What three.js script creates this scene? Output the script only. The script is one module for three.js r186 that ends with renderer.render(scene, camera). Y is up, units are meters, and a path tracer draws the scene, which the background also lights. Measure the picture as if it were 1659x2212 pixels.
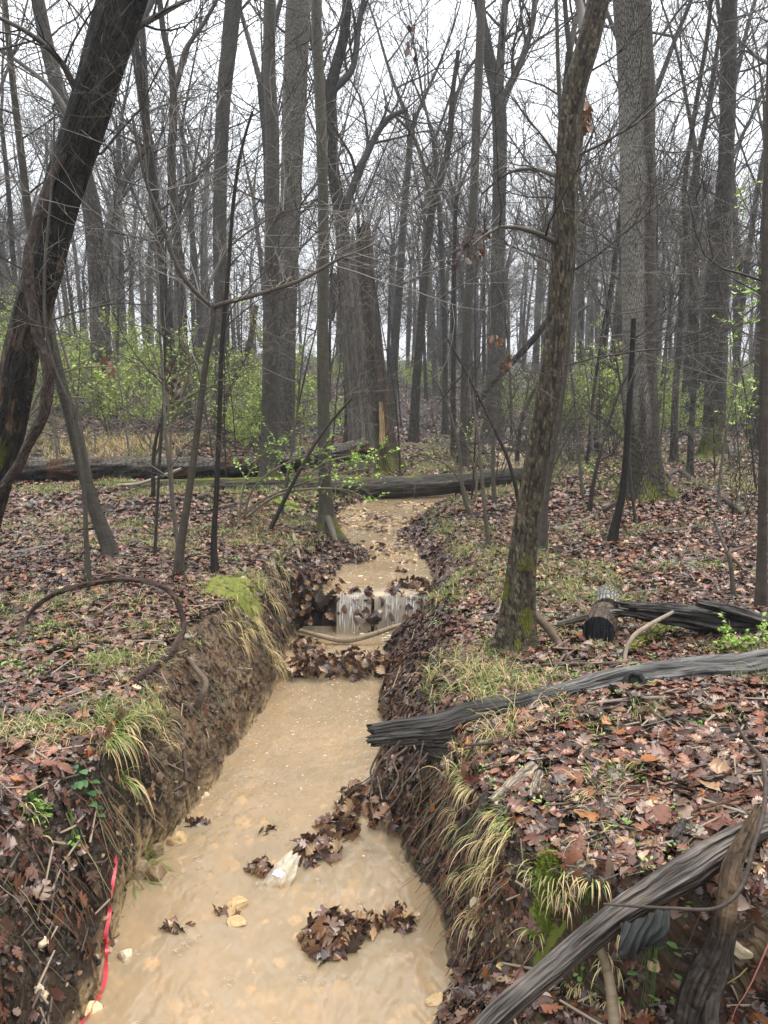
import * as THREE from 'three';
import { mergeGeometries } from 'three/addons/utils/BufferGeometryUtils.js';

// ------------------------------------------------------------------ camera, sky, sun, exposure
const scene = new THREE.Scene();
const EYE = 1.5, PITCH = 8.4 * Math.PI / 180, FOV = 67;
const camera = new THREE.PerspectiveCamera(FOV, 0.75, 0.05, 600);
camera.position.set(0, EYE, 0);
camera.rotation.x = -PITCH;
scene.add(camera);

const renderer = new THREE.WebGLRenderer({ antialias: true });
renderer.setSize(768, 1024);
renderer.toneMapping = THREE.LinearToneMapping;
renderer.toneMappingExposure = 2.6;
renderer.shadowMap.enabled = true;

{ // overcast sky, a little brighter towards the zenith
  const W = 64, H = 32, a = new Float32Array(W * H * 4);
  for (let j = 0; j < H; j++) for (let i = 0; i < W; i++) {
    const up = ((j + 0.5) / H - 0.5) * Math.PI, s = Math.max(0, Math.sin(up)), L = up < 0 ? 0.3 : 0.44 * (1 + 2 * s), k = (j * W + i) * 4;
    a[k] = L * 0.965; a[k + 1] = L * 1.0; a[k + 2] = L * 1.045; a[k + 3] = 1;
  }
  const t = new THREE.DataTexture(a, W, H, THREE.RGBAFormat, THREE.FloatType);
  t.mapping = THREE.EquirectangularReflectionMapping; t.magFilter = THREE.LinearFilter; t.minFilter = THREE.LinearFilter; t.needsUpdate = true;
  scene.background = t; scene.environment = t;
}
const sun = new THREE.DirectionalLight(0xfff4e6, 1.5);
sun.position.set(14, 40, -16); sun.target.position.set(0, 0, -8); sun.castShadow = true; sun.shadow.radius = 70;
sun.shadow.mapSize.set(2048, 2048); Object.assign(sun.shadow.camera, { left: -40, right: 40, top: 40, bottom: -40, near: 1, far: 120 });
scene.add(sun, sun.target);
scene.fog = new THREE.FogExp2(new THREE.Color(0.82, 0.88, 0.95), 0.0011);

// ------------------------------------------------------------------ helpers
const V = (x, y, z) => new THREE.Vector3(x, y, z);
const { lerp, clamp, smoothstep } = THREE.MathUtils;
function rng(seed) { let a = seed >>> 0; return () => { a = (a + 0x6D2B79F5) | 0; let t = Math.imul(a ^ (a >>> 15), 1 | a); t = (t + Math.imul(t ^ (t >>> 7), 61 | t)) ^ t; return ((t ^ (t >>> 14)) >>> 0) / 4294967296; }; }
const hash = (x, y, z) => { let h = Math.imul(x | 0, 374761393) ^ Math.imul(y | 0, 668265263) ^ Math.imul(z | 0, 1274126177); h = Math.imul(h ^ (h >>> 13), 1103515245); return ((h ^ (h >>> 16)) >>> 0) / 4294967296; };
const sm = (t) => t * t * (3 - 2 * t);
function vn(x, y, z = 0) { // value noise 0..1
  const i = Math.floor(x), j = Math.floor(y), k = Math.floor(z), a = sm(x - i), b = sm(y - j), c = sm(z - k), m = (q) => lerp(lerp(hash(i, j, q), hash(i + 1, j, q), a), lerp(hash(i, j + 1, q), hash(i + 1, j + 1, q), a), b);
  return z === 0 ? m(0) : lerp(m(k), m(k + 1), c);
}
const fbm = (x, y, z = 0, o = 4) => { let s = 0, a = 0.5, n = 0; for (let i = 0; i < o; i++) { s += a * vn(x, y, z); n += a; x = x * 2.03 + 7.1; y = y * 2.03 + 3.7; z = z === 0 ? 0 : z * 2.03 + 1.3; a *= 0.5; } return s / n; };
const F = 1671, CT = Math.cos(PITCH), ST = Math.sin(PITCH);
function ray(px, py) { const cx = (px - 829.5) / F, cy = (1106 - py) / F; return [cx, cy * CT - ST, CT + cy * ST]; }   // right, up, forward
function at(px, py, d) { const r = ray(px, py), t = d / r[2]; return V(r[0] * t, EYE + r[1] * t, -d); }
function onPlane(px, py, y) { const r = ray(px, py), t = (y - EYE) / r[1]; return [r[0] * t, r[2] * t]; }
const mpp = (d) => d / F;                                  // metres per photograph pixel at a distance
const counts = {};
function numbered(n) { const c = counts[n] = (counts[n] ?? -1) + 1; return c ? n + '_' + String(c).padStart(3, '0') : n; }
function tag(o, label, category, group) { o.userData.label = label; o.userData.category = category; if (group) o.userData.group = group; return o; }
function thing(name, label, category, pos, group) { const g = new THREE.Group(); g.name = numbered(name); if (pos) g.position.copy(pos); scene.add(g); return tag(g, label, category, group); }
function mesh(name, geo, mat, parent) { const m = new THREE.Mesh(geo, mat); m.name = name; m.castShadow = m.receiveShadow = true; (parent ?? scene).add(m); return m; }
function struct(name, geo, mat) { const m = mesh(numbered(name), geo, mat); m.userData.kind = 'structure'; return m; }

class Geo {
  constructor() { this.p = []; this.n = []; this.u = []; this.c = []; this.i = []; this.base = V(0, 0, 0); }
  get count() { return this.p.length / 3; }
  vert(x, y, z, nx, ny, nz, u, v, c) { this.p.push(x - this.base.x, y - this.base.y, z - this.base.z); this.n.push(nx, ny, nz); this.u.push(u, v); this.c.push(c[0], c[1], c[2]); }
  // tapered tube along points; o: sides, color(t, angle, point) or [r,g,b], disp(angle, length, t) -> radius factor, cap
  tube(pts, rad, o = {}) {
    const n = pts.length, S = o.sides ?? 5, T = [], c0 = this.count; let L = 0;
    for (let i = 0; i < n; i++) T.push(pts[Math.min(n - 1, i + 1)].clone().sub(pts[Math.max(0, i - 1)]).normalize());
    let N = Math.abs(T[0].z) > 0.9 ? V(0, 1, 0) : V(0, 0, -1); N.sub(T[0].clone().multiplyScalar(N.dot(T[0]))).normalize();
    const q = new THREE.Quaternion(), P = V(0, 0, 0), rows = [];
    for (let i = 0; i < n; i++) {
      if (i) { q.setFromUnitVectors(T[i - 1], T[i]); N.applyQuaternion(q); N.sub(P.copy(T[i]).multiplyScalar(N.dot(T[i]))).normalize(); L += pts[i].distanceTo(pts[i - 1]); }
      const B = T[i].clone().cross(N), r = rad[i], t = i / (n - 1);
      for (let j = 0; j <= S; j++) {
        const a = j / S * Math.PI * 2, ca = Math.cos(a), sa = Math.sin(a), k = r * (o.disp ? o.disp(a, L, t, pts[i]) : 1);
        const nx = N.x * ca + B.x * sa, ny = N.y * ca + B.y * sa, nz = N.z * ca + B.z * sa, x = pts[i].x + nx * k, y = pts[i].y + ny * k, z = pts[i].z + nz * k;
        const c = typeof o.color === 'function' ? o.color(t, a, x, y, z, nx, ny, nz) : (o.color ?? [1, 1, 1]); if (o.groove) { const gk = o.groove(a, L); c[0] *= gk; c[1] *= gk; c[2] *= gk; }
        this.vert(x, y, z, nx, ny, nz, j / S * (o.circ ?? 2 * Math.PI * rad[0]), L + (o.v0 ?? 0), c);
      }
    }
    for (let i = 0; i < n - 1; i++) for (let j = 0; j < S; j++) { const a = c0 + i * (S + 1) + j, b = a + S + 1; this.i.push(a, a + 1, b, b, a + 1, b + 1); }
    for (const [e, jag] of [[0, o.jag0], [n - 1, o.jag1]]) if (jag) for (let j = 0; j <= S; j++) { const k = (c0 + e * (S + 1) + j) * 3, q2 = jag * (vn((j % S) * 0.9, e + 2, 0) * 1.5 + 0.6 * vn((j % S) * 2.3, e + 7, 0) - 0.9) * (e ? 1 : -1); this.p[k] += T[e].x * q2; this.p[k + 1] += T[e].y * q2; this.p[k + 2] += T[e].z * q2; }
    if (o.disp) this.smooth(c0, n, S);
    for (const [end, flag] of [[0, o.cap0], [n - 1, o.cap1]]) if (flag) { // closed end, fan with jag
      const k = this.count, s = end ? 1 : -1, d = T[end].clone().multiplyScalar(s), C = o.capColor ?? [0.05, 0.045, 0.04], row = c0 + end * (S + 1);
      this.vert(pts[end].x + this.base.x * 0 + d.x * rad[end] * (o.bulge ?? 0.1), pts[end].y + d.y * rad[end] * (o.bulge ?? 0.1), pts[end].z + d.z * rad[end] * (o.bulge ?? 0.1), d.x, d.y, d.z, 0, 0, C);
      for (let j = 0; j <= S; j++) { const m = (row + j) * 3; this.p.push(this.p[m], this.p[m + 1], this.p[m + 2]); this.n.push(d.x, d.y, d.z); this.u.push(Math.cos(j / S * 6.283) * rad[end], Math.sin(j / S * 6.283) * rad[end]); this.c.push(...C); }
      for (let j = 0; j < S; j++) s > 0 ? this.i.push(k, k + 1 + j, k + 2 + j) : this.i.push(k, k + 2 + j, k + 1 + j);
    }
    return this;
  }
  smooth(c0, n, S) { // normals from the displaced surface
    const p = this.p, w = S + 1, g = (i, j, k) => p[(c0 + i * w + ((j % S) + S) % S) * 3 + k];
    for (let i = 0; i < n; i++) for (let j = 0; j <= S; j++) {
      const a = Math.max(0, i - 1), b = Math.min(n - 1, i + 1), ux = g(i, j + 1, 0) - g(i, j - 1, 0), uy = g(i, j + 1, 1) - g(i, j - 1, 1), uz = g(i, j + 1, 2) - g(i, j - 1, 2), vx = g(b, j, 0) - g(a, j, 0), vy = g(b, j, 1) - g(a, j, 1), vz = g(b, j, 2) - g(a, j, 2);
      let x = uy * vz - uz * vy, y = uz * vx - ux * vz, z = ux * vy - uy * vx; const l = Math.hypot(x, y, z) || 1, k = (c0 + i * w + j) * 3;
      this.n[k] = x / l; this.n[k + 1] = y / l; this.n[k + 2] = z / l;
    }
  }
  // small folded leaf of 2 triangles
  leaf(x, y, z, d, s, w, c, tilt) {
    const side = V(d.z, 0, -d.x); if (side.lengthSq() < 1e-4) side.set(1, 0, 0); side.normalize().applyAxisAngle(d, tilt); const nn = side.clone().cross(d).normalize(), k = this.count;
    const bx = x + d.x * s * 0.45, by = y + d.y * s * 0.45, bz = z + d.z * s * 0.45;
    this.vert(x, y, z, nn.x, nn.y, nn.z, 0, 0, c); this.vert(bx + side.x * w, by + side.y * w + s * 0.08, bz + side.z * w, nn.x, nn.y, nn.z, 1, 0, c);
    this.vert(x + d.x * s, y + d.y * s, z + d.z * s, nn.x, nn.y, nn.z, 1, 1, c); this.vert(bx - side.x * w, by - side.y * w + s * 0.08, bz - side.z * w, nn.x, nn.y, nn.z, 0, 1, c);
    this.i.push(k, k + 1, k + 2, k, k + 2, k + 3);
  }
  add(g2, m, c) { // append a BufferGeometry
    const P = g2.attributes.position, N = g2.attributes.normal, U = g2.attributes.uv, k = this.count, v = V(0, 0, 0), nm = new THREE.Matrix3().getNormalMatrix(m);
    for (let i = 0; i < P.count; i++) { v.fromBufferAttribute(P, i).applyMatrix4(m); const x = v.x, y = v.y, z = v.z; v.fromBufferAttribute(N, i).applyMatrix3(nm).normalize(); this.vert(x, y, z, v.x, v.y, v.z, U ? U.getX(i) : 0, U ? U.getY(i) : 0, c); }
    if (g2.index) for (let i = 0; i < g2.index.count; i++) this.i.push(k + g2.index.getX(i)); else for (let i = 0; i < P.count; i++) this.i.push(k + i);
    return this;
  }
  build() {
    const g = new THREE.BufferGeometry();
    g.setAttribute('position', new THREE.Float32BufferAttribute(this.p, 3)); g.setAttribute('normal', new THREE.Float32BufferAttribute(this.n, 3));
    g.setAttribute('uv', new THREE.Float32BufferAttribute(this.u, 2)); g.setAttribute('color', new THREE.Float32BufferAttribute(this.c, 3)); g.setIndex(this.i);
    return g;
  }
}
// a smooth curve resampled through key points with values
function spline(keys, vals, step) {
  const c = new THREE.CatmullRomCurve3(keys, false, 'centripetal'), n = Math.max(3, Math.ceil(c.getLength() / step)), P = [], R = [];
  for (let i = 0; i <= n; i++) { const t = i / n; P.push(c.getPoint(t)); const k = t * (keys.length - 1), j = Math.min(keys.length - 2, Math.floor(k)); R.push(lerp(vals[j], vals[j + 1], k - j)); }
  return [P, R];
}

// ------------------------------------------------------------------ textures
function tn(u, v, fx, fy, s) { // tileable value noise
  const x = u * fx, y = v * fy, i = Math.floor(x), j = Math.floor(y), a = sm(x - i), b = sm(y - j), m = (q, n) => ((q % n) + n) % n, h = (p, q) => hash(m(p, fx), m(q, fy), s);
  return lerp(lerp(h(i, j), h(i + 1, j), a), lerp(h(i, j + 1), h(i + 1, j + 1), a), b);
}
function tfbm(u, v, fx, fy, s, o) { let r = 0, a = 0.5, n = 0; for (let i = 0; i < o; i++) { r += a * tn(u, v, fx, fy, s + i); n += a; fx *= 2; fy *= 2; a *= 0.55; } return r / n; }
function worley(u, v, fx, fy, s) { // distance to nearest and to second
  const x = u * fx, y = v * fy, i = Math.floor(x), j = Math.floor(y); let a = 9, b = 9, id = 0;
  for (let p = -1; p < 2; p++) for (let q = -1; q < 2; q++) {
    const m = (((i + p) % fx) + fx) % fx, n = (((j + q) % fy) + fy) % fy, dx = i + p + hash(m, n, s) - x, dy = j + q + hash(m, n, s + 1) - y, d = Math.hypot(dx, dy);
    if (d < a) { b = a; a = d; id = hash(m, n, s + 2); } else if (d < b) b = d;
  }
  return [a, b, id];
}
function tex(n, rep, fn, srgb = false) {
  const d = new Uint8Array(n * n * 4);
  for (let j = 0; j < n; j++) for (let i = 0; i < n; i++) { const r = fn(i / n, j / n), k = (j * n + i) * 4; for (let q = 0; q < 3; q++) d[k + q] = clamp((Array.isArray(r) ? r[q] : r) * 255, 0, 255); d[k + 3] = 255; }
  const t = new THREE.DataTexture(d, n, n); t.wrapS = t.wrapT = THREE.RepeatWrapping; t.magFilter = THREE.LinearFilter; t.minFilter = THREE.LinearMipmapLinearFilter; t.generateMipmaps = true; t.repeat.set(rep, rep); t.needsUpdate = true;
  if (srgb) t.colorSpace = THREE.SRGBColorSpace;
  return t;
}
const furrowH = (u, v) => { const w = u + 0.05 * (tfbm(u, v, 4, 3, 5, 3) - 0.5), a = tfbm(w, v, 14, 3, 11, 4), r = 1 - Math.abs(2 * a - 1); return clamp(1.15 - r * r * 1.1, 0, 1) * 0.7 + 0.3 * tfbm(u, v, 40, 20, 31, 3); };
const plateH = (u, v) => { const w = u + 0.06 * (tfbm(u, v, 5, 4, 45, 3) - 0.5), z = v + 0.05 * (tfbm(u, v, 6, 5, 55, 2) - 0.5), [a, b, id] = worley(w, z, 18, 5, 71); return clamp(smoothstep(b - a, 0, 0.28) * (0.55 + 0.35 * id) + 0.22 * (tfbm(u, v, 50, 16, 91, 3) - 0.5), 0, 1); };
const smoothH = (u, v) => 0.5 + 0.6 * (tfbm(u, v, 8, 30, 101, 4) - 0.5) + 0.5 * (tfbm(u, v, 12, 6, 131, 3) - 0.5);
const woodH = (u, v) => { const w = u + 0.03 * (tfbm(u, v, 3, 3, 141, 3) - 0.5), a = tfbm(w, v, 40, 2, 151, 4), c = smoothstep(Math.abs(tfbm(w, v, 16, 1, 171, 2) - 0.5), 0.0, 0.035); return clamp((1.9 * (a - 0.5) + 0.5) * (0.55 + 0.45 * c), 0, 1); };
const soilH = (u, v) => clamp(tfbm(u, v, 6, 6, 201, 6) * 1.5 - 0.25 + 0.25 * (0.5 - worley(u, v, 26, 26, 211)[0]), 0, 1);
function surf(h, rep, lo, hi, n = 512) { return { bump: tex(n, rep, h), map: tex(n, rep, (u, v) => { const t = h(u, v), f = 0.82 + 0.36 * tfbm(u, v, 5, 5, 7, 3); return [lerp(lo[0], hi[0], t) * f, lerp(lo[1], hi[1], t) * f, lerp(lo[2], hi[2], t) * f]; }) }; }
const TX = {
  furrow: surf(furrowH, 1.8, [0.2, 0.185, 0.175], [0.98, 0.95, 0.9]), plate: surf(plateH, 2.2, [0.42, 0.4, 0.37], [0.95, 0.93, 0.88]),
  smooth: surf(smoothH, 2.5, [0.38, 0.36, 0.34], [0.98, 0.97, 0.93]), wood: surf(woodH, 2.8, [0.14, 0.135, 0.13], [0.95, 0.93, 0.9]), soil: surf(soilH, 1.1, [0.22, 0.2, 0.18], [0.98, 0.96, 0.93], 1024),
};
function barkMat(t, depth, rough) { return new THREE.MeshPhysicalMaterial({ specularIntensity: 0.4, vertexColors: true, map: t.map, bumpMap: t.bump, bumpScale: depth, roughness: rough }); }
const M = {
  furrow: barkMat(TX.furrow, 0.035, 0.7), plate: barkMat(TX.plate, 0.035, 0.68), smooth: barkMat(TX.smooth, 0.006, 0.55), wood: barkMat(TX.wood, 0.012, 0.5), charred: barkMat(TX.wood, 0.016, 0.38),
  twig: new THREE.MeshPhysicalMaterial({ specularIntensity: 0.35, vertexColors: true, roughness: 0.6 }),
  leaf: new THREE.MeshPhysicalMaterial({ specularIntensity: 0.5, vertexColors: true, roughness: 0.5, transmission: 0.4, thickness: 0 }),
  grass: new THREE.MeshPhysicalMaterial({ specularIntensity: 0.5, vertexColors: true, roughness: 0.45, transmission: 0.25, thickness: 0 }),
  flake: barkMat(surf(plateH, 5, [0.42, 0.39, 0.36], [0.98, 0.96, 0.92]), 0.008, 0.7),
  soil: barkMat(TX.soil, 0.06, 0.5),
};
// ------------------------------------------------------------------ terrain
function curve(list) { // [px, py, y] -> x as a function of distance
  const q = list.map(([px, py, y]) => onPlane(px, py, y)).sort((a, b) => a[1] - b[1]);
  return (d) => { if (d <= q[0][1]) return q[0][0]; for (let i = 1; i < q.length; i++) if (d <= q[i][1]) { const t = (d - q[i - 1][1]) / (q[i][1] - q[i - 1][1]); return lerp(q[i - 1][0], q[i][0], t); } return q[q.length - 1][0]; };
}
function steps(list) { return (d) => { if (d <= list[0][0]) return list[0][1]; for (let i = 1; i < list.length; i++) if (d <= list[i][0]) return lerp(list[i - 1][1], list[i][1], (d - list[i - 1][0]) / (list[i][0] - list[i - 1][0])); return list[list.length - 1][1]; }; }
const toeL0 = steps([[0, -1.0], [2.5, -1.08], [3.04, -1.17], [3.36, -1.18], [3.75, -1.13], [4.29, -1.02], [4.78, -0.94], [5.31, -0.9], [5.96, -0.86], [6.23, -0.84], [7.0, -0.84], [7.2, -0.56], [7.96, -0.5], [8.4, -0.4], [8.72, -0.14], [9.01, -0.24], [9.33, -0.47], [10.24, -0.58], [11.5, -0.7], [12.4, -0.5], [13.5, 0.2], [15, 1.1], [19, 3.0], [22.8, 3.3], [30, 3.2], [45, 5]]);
const toeR0 = steps([[0, 0.5], [2.2, 0.25], [2.51, 0.19], [2.87, 0.23], [3.26, 0.2], [3.6, 0.12], [3.9, 0.02], [4.1, -0.08], [4.53, -0.06], [5.15, 0.02], [5.86, -0.08], [6.2, 0.0], [6.6, 0.06], [7.0, 0.22], [7.26, 0.45], [8.47, 0.5], [8.72, 0.4], [9.13, 0.25], [9.76, 0.14], [10.76, 0.3], [12.03, 0.72], [13.1, 1.05], [15, 2.1], [19, 3.7], [22.8, 4.0], [30, 3.9], [45, 5.8]]);
const toeL = (d) => toeL0(d) + 0.16 * (fbm(d * 2.6, 7.3, 0, 3) - 0.5), toeR = (d) => toeR0(d) + 0.16 * (fbm(d * 2.9, 3.1, 0, 3) - 0.5);
const topLx = steps([[0, -1.5], [2.7, -1.44], [3.0, -1.3], [3.26, -1.2], [3.5, -1.22], [3.84, -1.3], [4.39, -1.42], [5.11, -1.36], [5.6, -1.16], [5.96, -1.06], [7.0, -1.1], [7.4, -1.04], [8.2, -1.0], [8.6, -0.86], [9.3, -0.9], [11.5, -1.15], [12.4, -1.1], [13.5, -0.5], [15, 0.6], [19, 2.5], [22.8, 2.8], [30, 2.7], [45, 4.5]]);
const topRx = steps([[0, 1.9], [1.9, 1.7], [2.2, 1.35], [2.3, 1.1], [2.4, 0.8], [2.5, 0.6], [2.75, 0.48], [3.11, 0.36], [4.15, 0.36], [4.97, 0.4], [6.15, 0.6], [7.2, 0.85], [8.0, 0.9], [9.45, 0.72], [10.8, 0.8], [12, 1.2], [13.1, 1.5], [15, 2.6], [19, 4.2], [22.8, 4.5], [30, 4.4], [45, 6.3]]);
const levelAt = steps([[0, -0.75], [6.1, -0.75], [6.32, -0.66], [7.04, -0.66], [7.14, -0.32], [8.6, -0.31], [9.4, -0.27], [13, -0.22], [16, -0.16], [22, -0.1], [30, 0.05], [45, 0.4]]);
function hill(x, d) {
  if (d < 12) return 0;
  const a = x / d, start = lerp(16.5, 44, sm(clamp((a + 0.27) / 0.36, 0, 1))), r = d - start;
  if (r <= 0) return 0; const h = 0.15 * r * r / (r + 4); return 11 * (1 - Math.exp(-h / 11));
}
function ground(x, d) { return hill(x, d) + 0.16 * (fbm(x * 0.45 + 9, d * 0.45, 0, 3) - 0.5) + 0.06 * (fbm(x * 2 + 3, d * 2 + 8, 0, 3) - 0.5) + (x > 2 && d < 9 ? 0.05 * (x - 2) : 0); }
function height(x, d) {
  const g = ground(x, d), l = toeL(d), r = toeR(d), lev = levelAt(d), fade = 1 - smoothstep(d, 40, 55);
  if (fade <= 0) return g;
  let h;
  if (x >= l && x <= r) {
    const t = (x - l) / (r - l), e = Math.min(t, 1 - t) * (r - l);
    const shallow = d < 4.2 ? 0.05 + 0.05 * smoothstep(x, -0.9, -0.4) : d < 6 ? 0.16 : 0.045;
    h = lev - Math.min(shallow, e * 0.45) + 0.035 * (fbm(x * 7, d * 7, 0, 3) - 0.52) * smoothstep(e, 0, 0.15);
    if (d > 8.75 && d < 12.6) h += 0.06 * smoothstep(fbm(x * 2.6 + 4, d * 2.2 + 1, 0, 3), 0.47, 0.62);          // gravel bars in the riffle
  } else if (x < l) {
    const tx = Math.min(topLx(d), l - 0.05), w = l - tx, t = clamp((l - x) / w, 0, 1), out = Math.max(0, tx - x);
    const top = g - 0.05 * Math.exp(-out / 0.35) - (d > 8.3 ? 0.08 * Math.exp(-out / 0.5) : 0), cut = d < 8.2 ? lerp(Math.pow(t, 0.42), sm(t), 0.25) : Math.pow(t, 0.8);
    h = lerp(lev - 0.02, top, cut);
    if (t < 1) h += (0.16 * (fbm(x * 4, d * 4, 3, 4) - 0.5) + 0.05 * (fbm(x * 14, d * 14, 5, 3) - 0.5)) * Math.sin(t * Math.PI);
  } else {
    const tx = Math.max(topRx(d), r + 0.08), w = tx - r, t = clamp((x - r) / w, 0, 1), out = Math.max(0, x - tx);
    const top = g - 0.1 * Math.exp(-out / 0.5);
    const cut = d < 2.42 ? 0.36 * smoothstep(t, 0, 0.4) + 0.64 * smoothstep(t, 0.72, 1) : d < 3.4 ? 0.2 * smoothstep(t, 0, 0.3) + 0.8 * smoothstep(t, 0.3, 1) : Math.pow(t, 0.75);
    h = lerp(lev - 0.02, top, cut);
    if (t < 1) h += (0.14 * (fbm(x * 4, d * 4, 7, 4) - 0.5) + 0.05 * (fbm(x * 14, d * 14, 9, 3) - 0.5)) * Math.sin(t * Math.PI);
  }
  return lerp(g, h, fade);
}
function normalAt(x, d, e = 0.03) { return V(height(x - e, d) - height(x + e, d), 2 * e, height(x, d + e) - height(x, d - e)).normalize(); } // d points to -z
const inCreek = (x, d) => d < 45 && x > toeL(d) - 0.01 && x < toeR(d) + 0.01;
const bankT = (x, d) => x < toeL(d) ? clamp((toeL(d) - x) / (toeL(d) - topLx(d)), 0, 9) : x > toeR(d) ? clamp((x - toeR(d)) / (topRx(d) - toeR(d)), 0, 9) : -1;
function onGround(px, py) { // march a pixel's ray down to the terrain
  const r = ray(px, py); let t = 1;
  for (let i = 0; i < 4000; i++) { const s = 0.02 + t * 0.004; t += s; if (EYE + r[1] * t < height(r[0] * t, r[2] * t)) { let a = t - s, b = t; for (let k = 0; k < 14; k++) { const m = (a + b) / 2; if (EYE + r[1] * m < height(r[0] * m, r[2] * m)) b = m; else a = m; } t = b; break; } if (t > 200) break; }
  return V(r[0] * t, EYE + r[1] * t, -r[2] * t);
}
const atGround = (x, d) => V(x, height(x, d), -d);
{
  const D = [-14, -10, -7, -4, -2, -0.5, 0.4, 1.0]; for (let d = 1.4; d < 8.6; d += 0.025) D.push(d); for (let d = 8.6, s = 0.03; d < 170; d += s, s *= 1.022) D.push(d); D.push(175);
  const X = []; for (let x = 0, s = 0.024; x < 170; ) { X.push(x); s *= x < 1.7 ? 1 : 1.035; x += s; } X.push(175);
  const cols = [...X.slice(1).reverse().map((x) => -x), ...X], nx = cols.length, P = [], U = [], C = [], I = [];
  for (let j = 0; j < D.length; j++) {
    const d = D[j], wide = Math.max(1, Math.min(1.6, d / 8)), c0 = d < 14 ? clamp((toeL(d) + toeR(d)) / 2, -0.6, 0.8) : 0.8 * (1 - smoothstep(d, 14, 40)); const xs = cols.map((c) => c0 + c * (Math.abs(c) < 100 ? wide : 1.0 + 0.6 * (wide - 1))), hs = xs.map((x) => height(x, d)), us = [], mid = (nx - 1) / 2; us[mid] = 0;
    for (let i = mid + 1; i < nx; i++) { us[i] = us[i - 1] + Math.hypot(xs[i] - xs[i - 1], hs[i] - hs[i - 1]); const m = 2 * mid - i; us[m] = us[m + 1] - Math.hypot(xs[m] - xs[m + 1], hs[m] - hs[m + 1]); }
    for (let i = 0; i < nx; i++) {
      const x = xs[i], h = hs[i];
      P.push(x, h, -d); U.push(us[i], d);
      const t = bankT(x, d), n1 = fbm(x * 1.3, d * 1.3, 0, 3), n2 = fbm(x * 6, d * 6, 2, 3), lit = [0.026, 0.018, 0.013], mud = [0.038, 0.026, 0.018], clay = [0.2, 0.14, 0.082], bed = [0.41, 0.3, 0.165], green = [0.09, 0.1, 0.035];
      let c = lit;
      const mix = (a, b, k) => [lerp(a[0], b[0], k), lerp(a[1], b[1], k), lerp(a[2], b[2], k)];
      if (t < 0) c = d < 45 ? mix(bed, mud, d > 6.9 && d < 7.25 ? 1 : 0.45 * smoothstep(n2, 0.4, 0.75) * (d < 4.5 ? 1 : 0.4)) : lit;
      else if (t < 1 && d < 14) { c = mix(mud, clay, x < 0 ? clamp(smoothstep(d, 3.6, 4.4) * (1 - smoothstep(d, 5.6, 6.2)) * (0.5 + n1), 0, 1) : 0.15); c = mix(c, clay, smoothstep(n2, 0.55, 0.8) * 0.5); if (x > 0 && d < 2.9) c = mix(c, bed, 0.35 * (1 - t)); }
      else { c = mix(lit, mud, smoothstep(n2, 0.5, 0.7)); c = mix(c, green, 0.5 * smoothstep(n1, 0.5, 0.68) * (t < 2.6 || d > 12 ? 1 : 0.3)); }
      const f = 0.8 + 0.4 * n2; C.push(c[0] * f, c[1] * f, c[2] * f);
    }
  }
  for (let j = 0; j < D.length - 1; j++) for (let i = 0; i < nx - 1; i++) { const a = j * nx + i, b = a + nx; I.push(a, a + 1, b, b, a + 1, b + 1); }
  const g = new THREE.BufferGeometry(); g.setAttribute('position', new THREE.Float32BufferAttribute(P, 3)); g.setAttribute('uv', new THREE.Float32BufferAttribute(U, 2)); g.setAttribute('color', new THREE.Float32BufferAttribute(C, 3)); g.setIndex(I); g.computeVertexNormals();
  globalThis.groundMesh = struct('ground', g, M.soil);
}
const forestFloor = globalThis.groundMesh;

// ------------------------------------------------------------------ muddy creek water
const rainRings = []; { const r = rng(77); for (let i = 0; i < 34; i++) rainRings.push([r(), r(), 0.012 + 0.05 * r() * r(), r()]); }
const waterBump = tex(1024, 0.7, (u, v) => {
  const w = u + 0.05 * (tfbm(u, v, 6, 4, 301, 3) - 0.5), z = v + 0.04 * (tfbm(u, v, 5, 7, 311, 2) - 0.5);
  let h = 0.62 * tfbm(w, z, 15, 8, 321, 3) + 0.16 * tfbm(w, z, 44, 26, 341, 2) + 0.25 * tfbm(u, v, 5, 3, 351, 2);
  for (const [a, b, R, ph] of rainRings) { let dx = Math.abs(u - a), dy = Math.abs(v - b); dx = Math.min(dx, 1 - dx); dy = Math.min(dy, 1 - dy); const q = Math.hypot(dx, dy); if (q < R) h += 0.1 * Math.cos(q * 900 + ph * 6) * (1 - q / R); }
  return clamp(h * 0.85, 0, 1);
});
const waterCol = tex(512, 0.35, (u, v) => { const t = tfbm(u + 0.06 * (tfbm(u, v, 4, 4, 371, 3) - 0.5), v, 9, 4, 381, 5); return [0.8 + 0.2 * t, 0.78 + 0.22 * t, 0.74 + 0.26 * t]; });
M.water = new THREE.MeshPhysicalMaterial({ color: new THREE.Color(0.8, 0.64, 0.425), map: waterCol, bumpMap: waterBump, bumpScale: 0.024, roughness: 0.03, ior: 1.5, transmission: 0.7, thickness: 0 });
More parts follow.
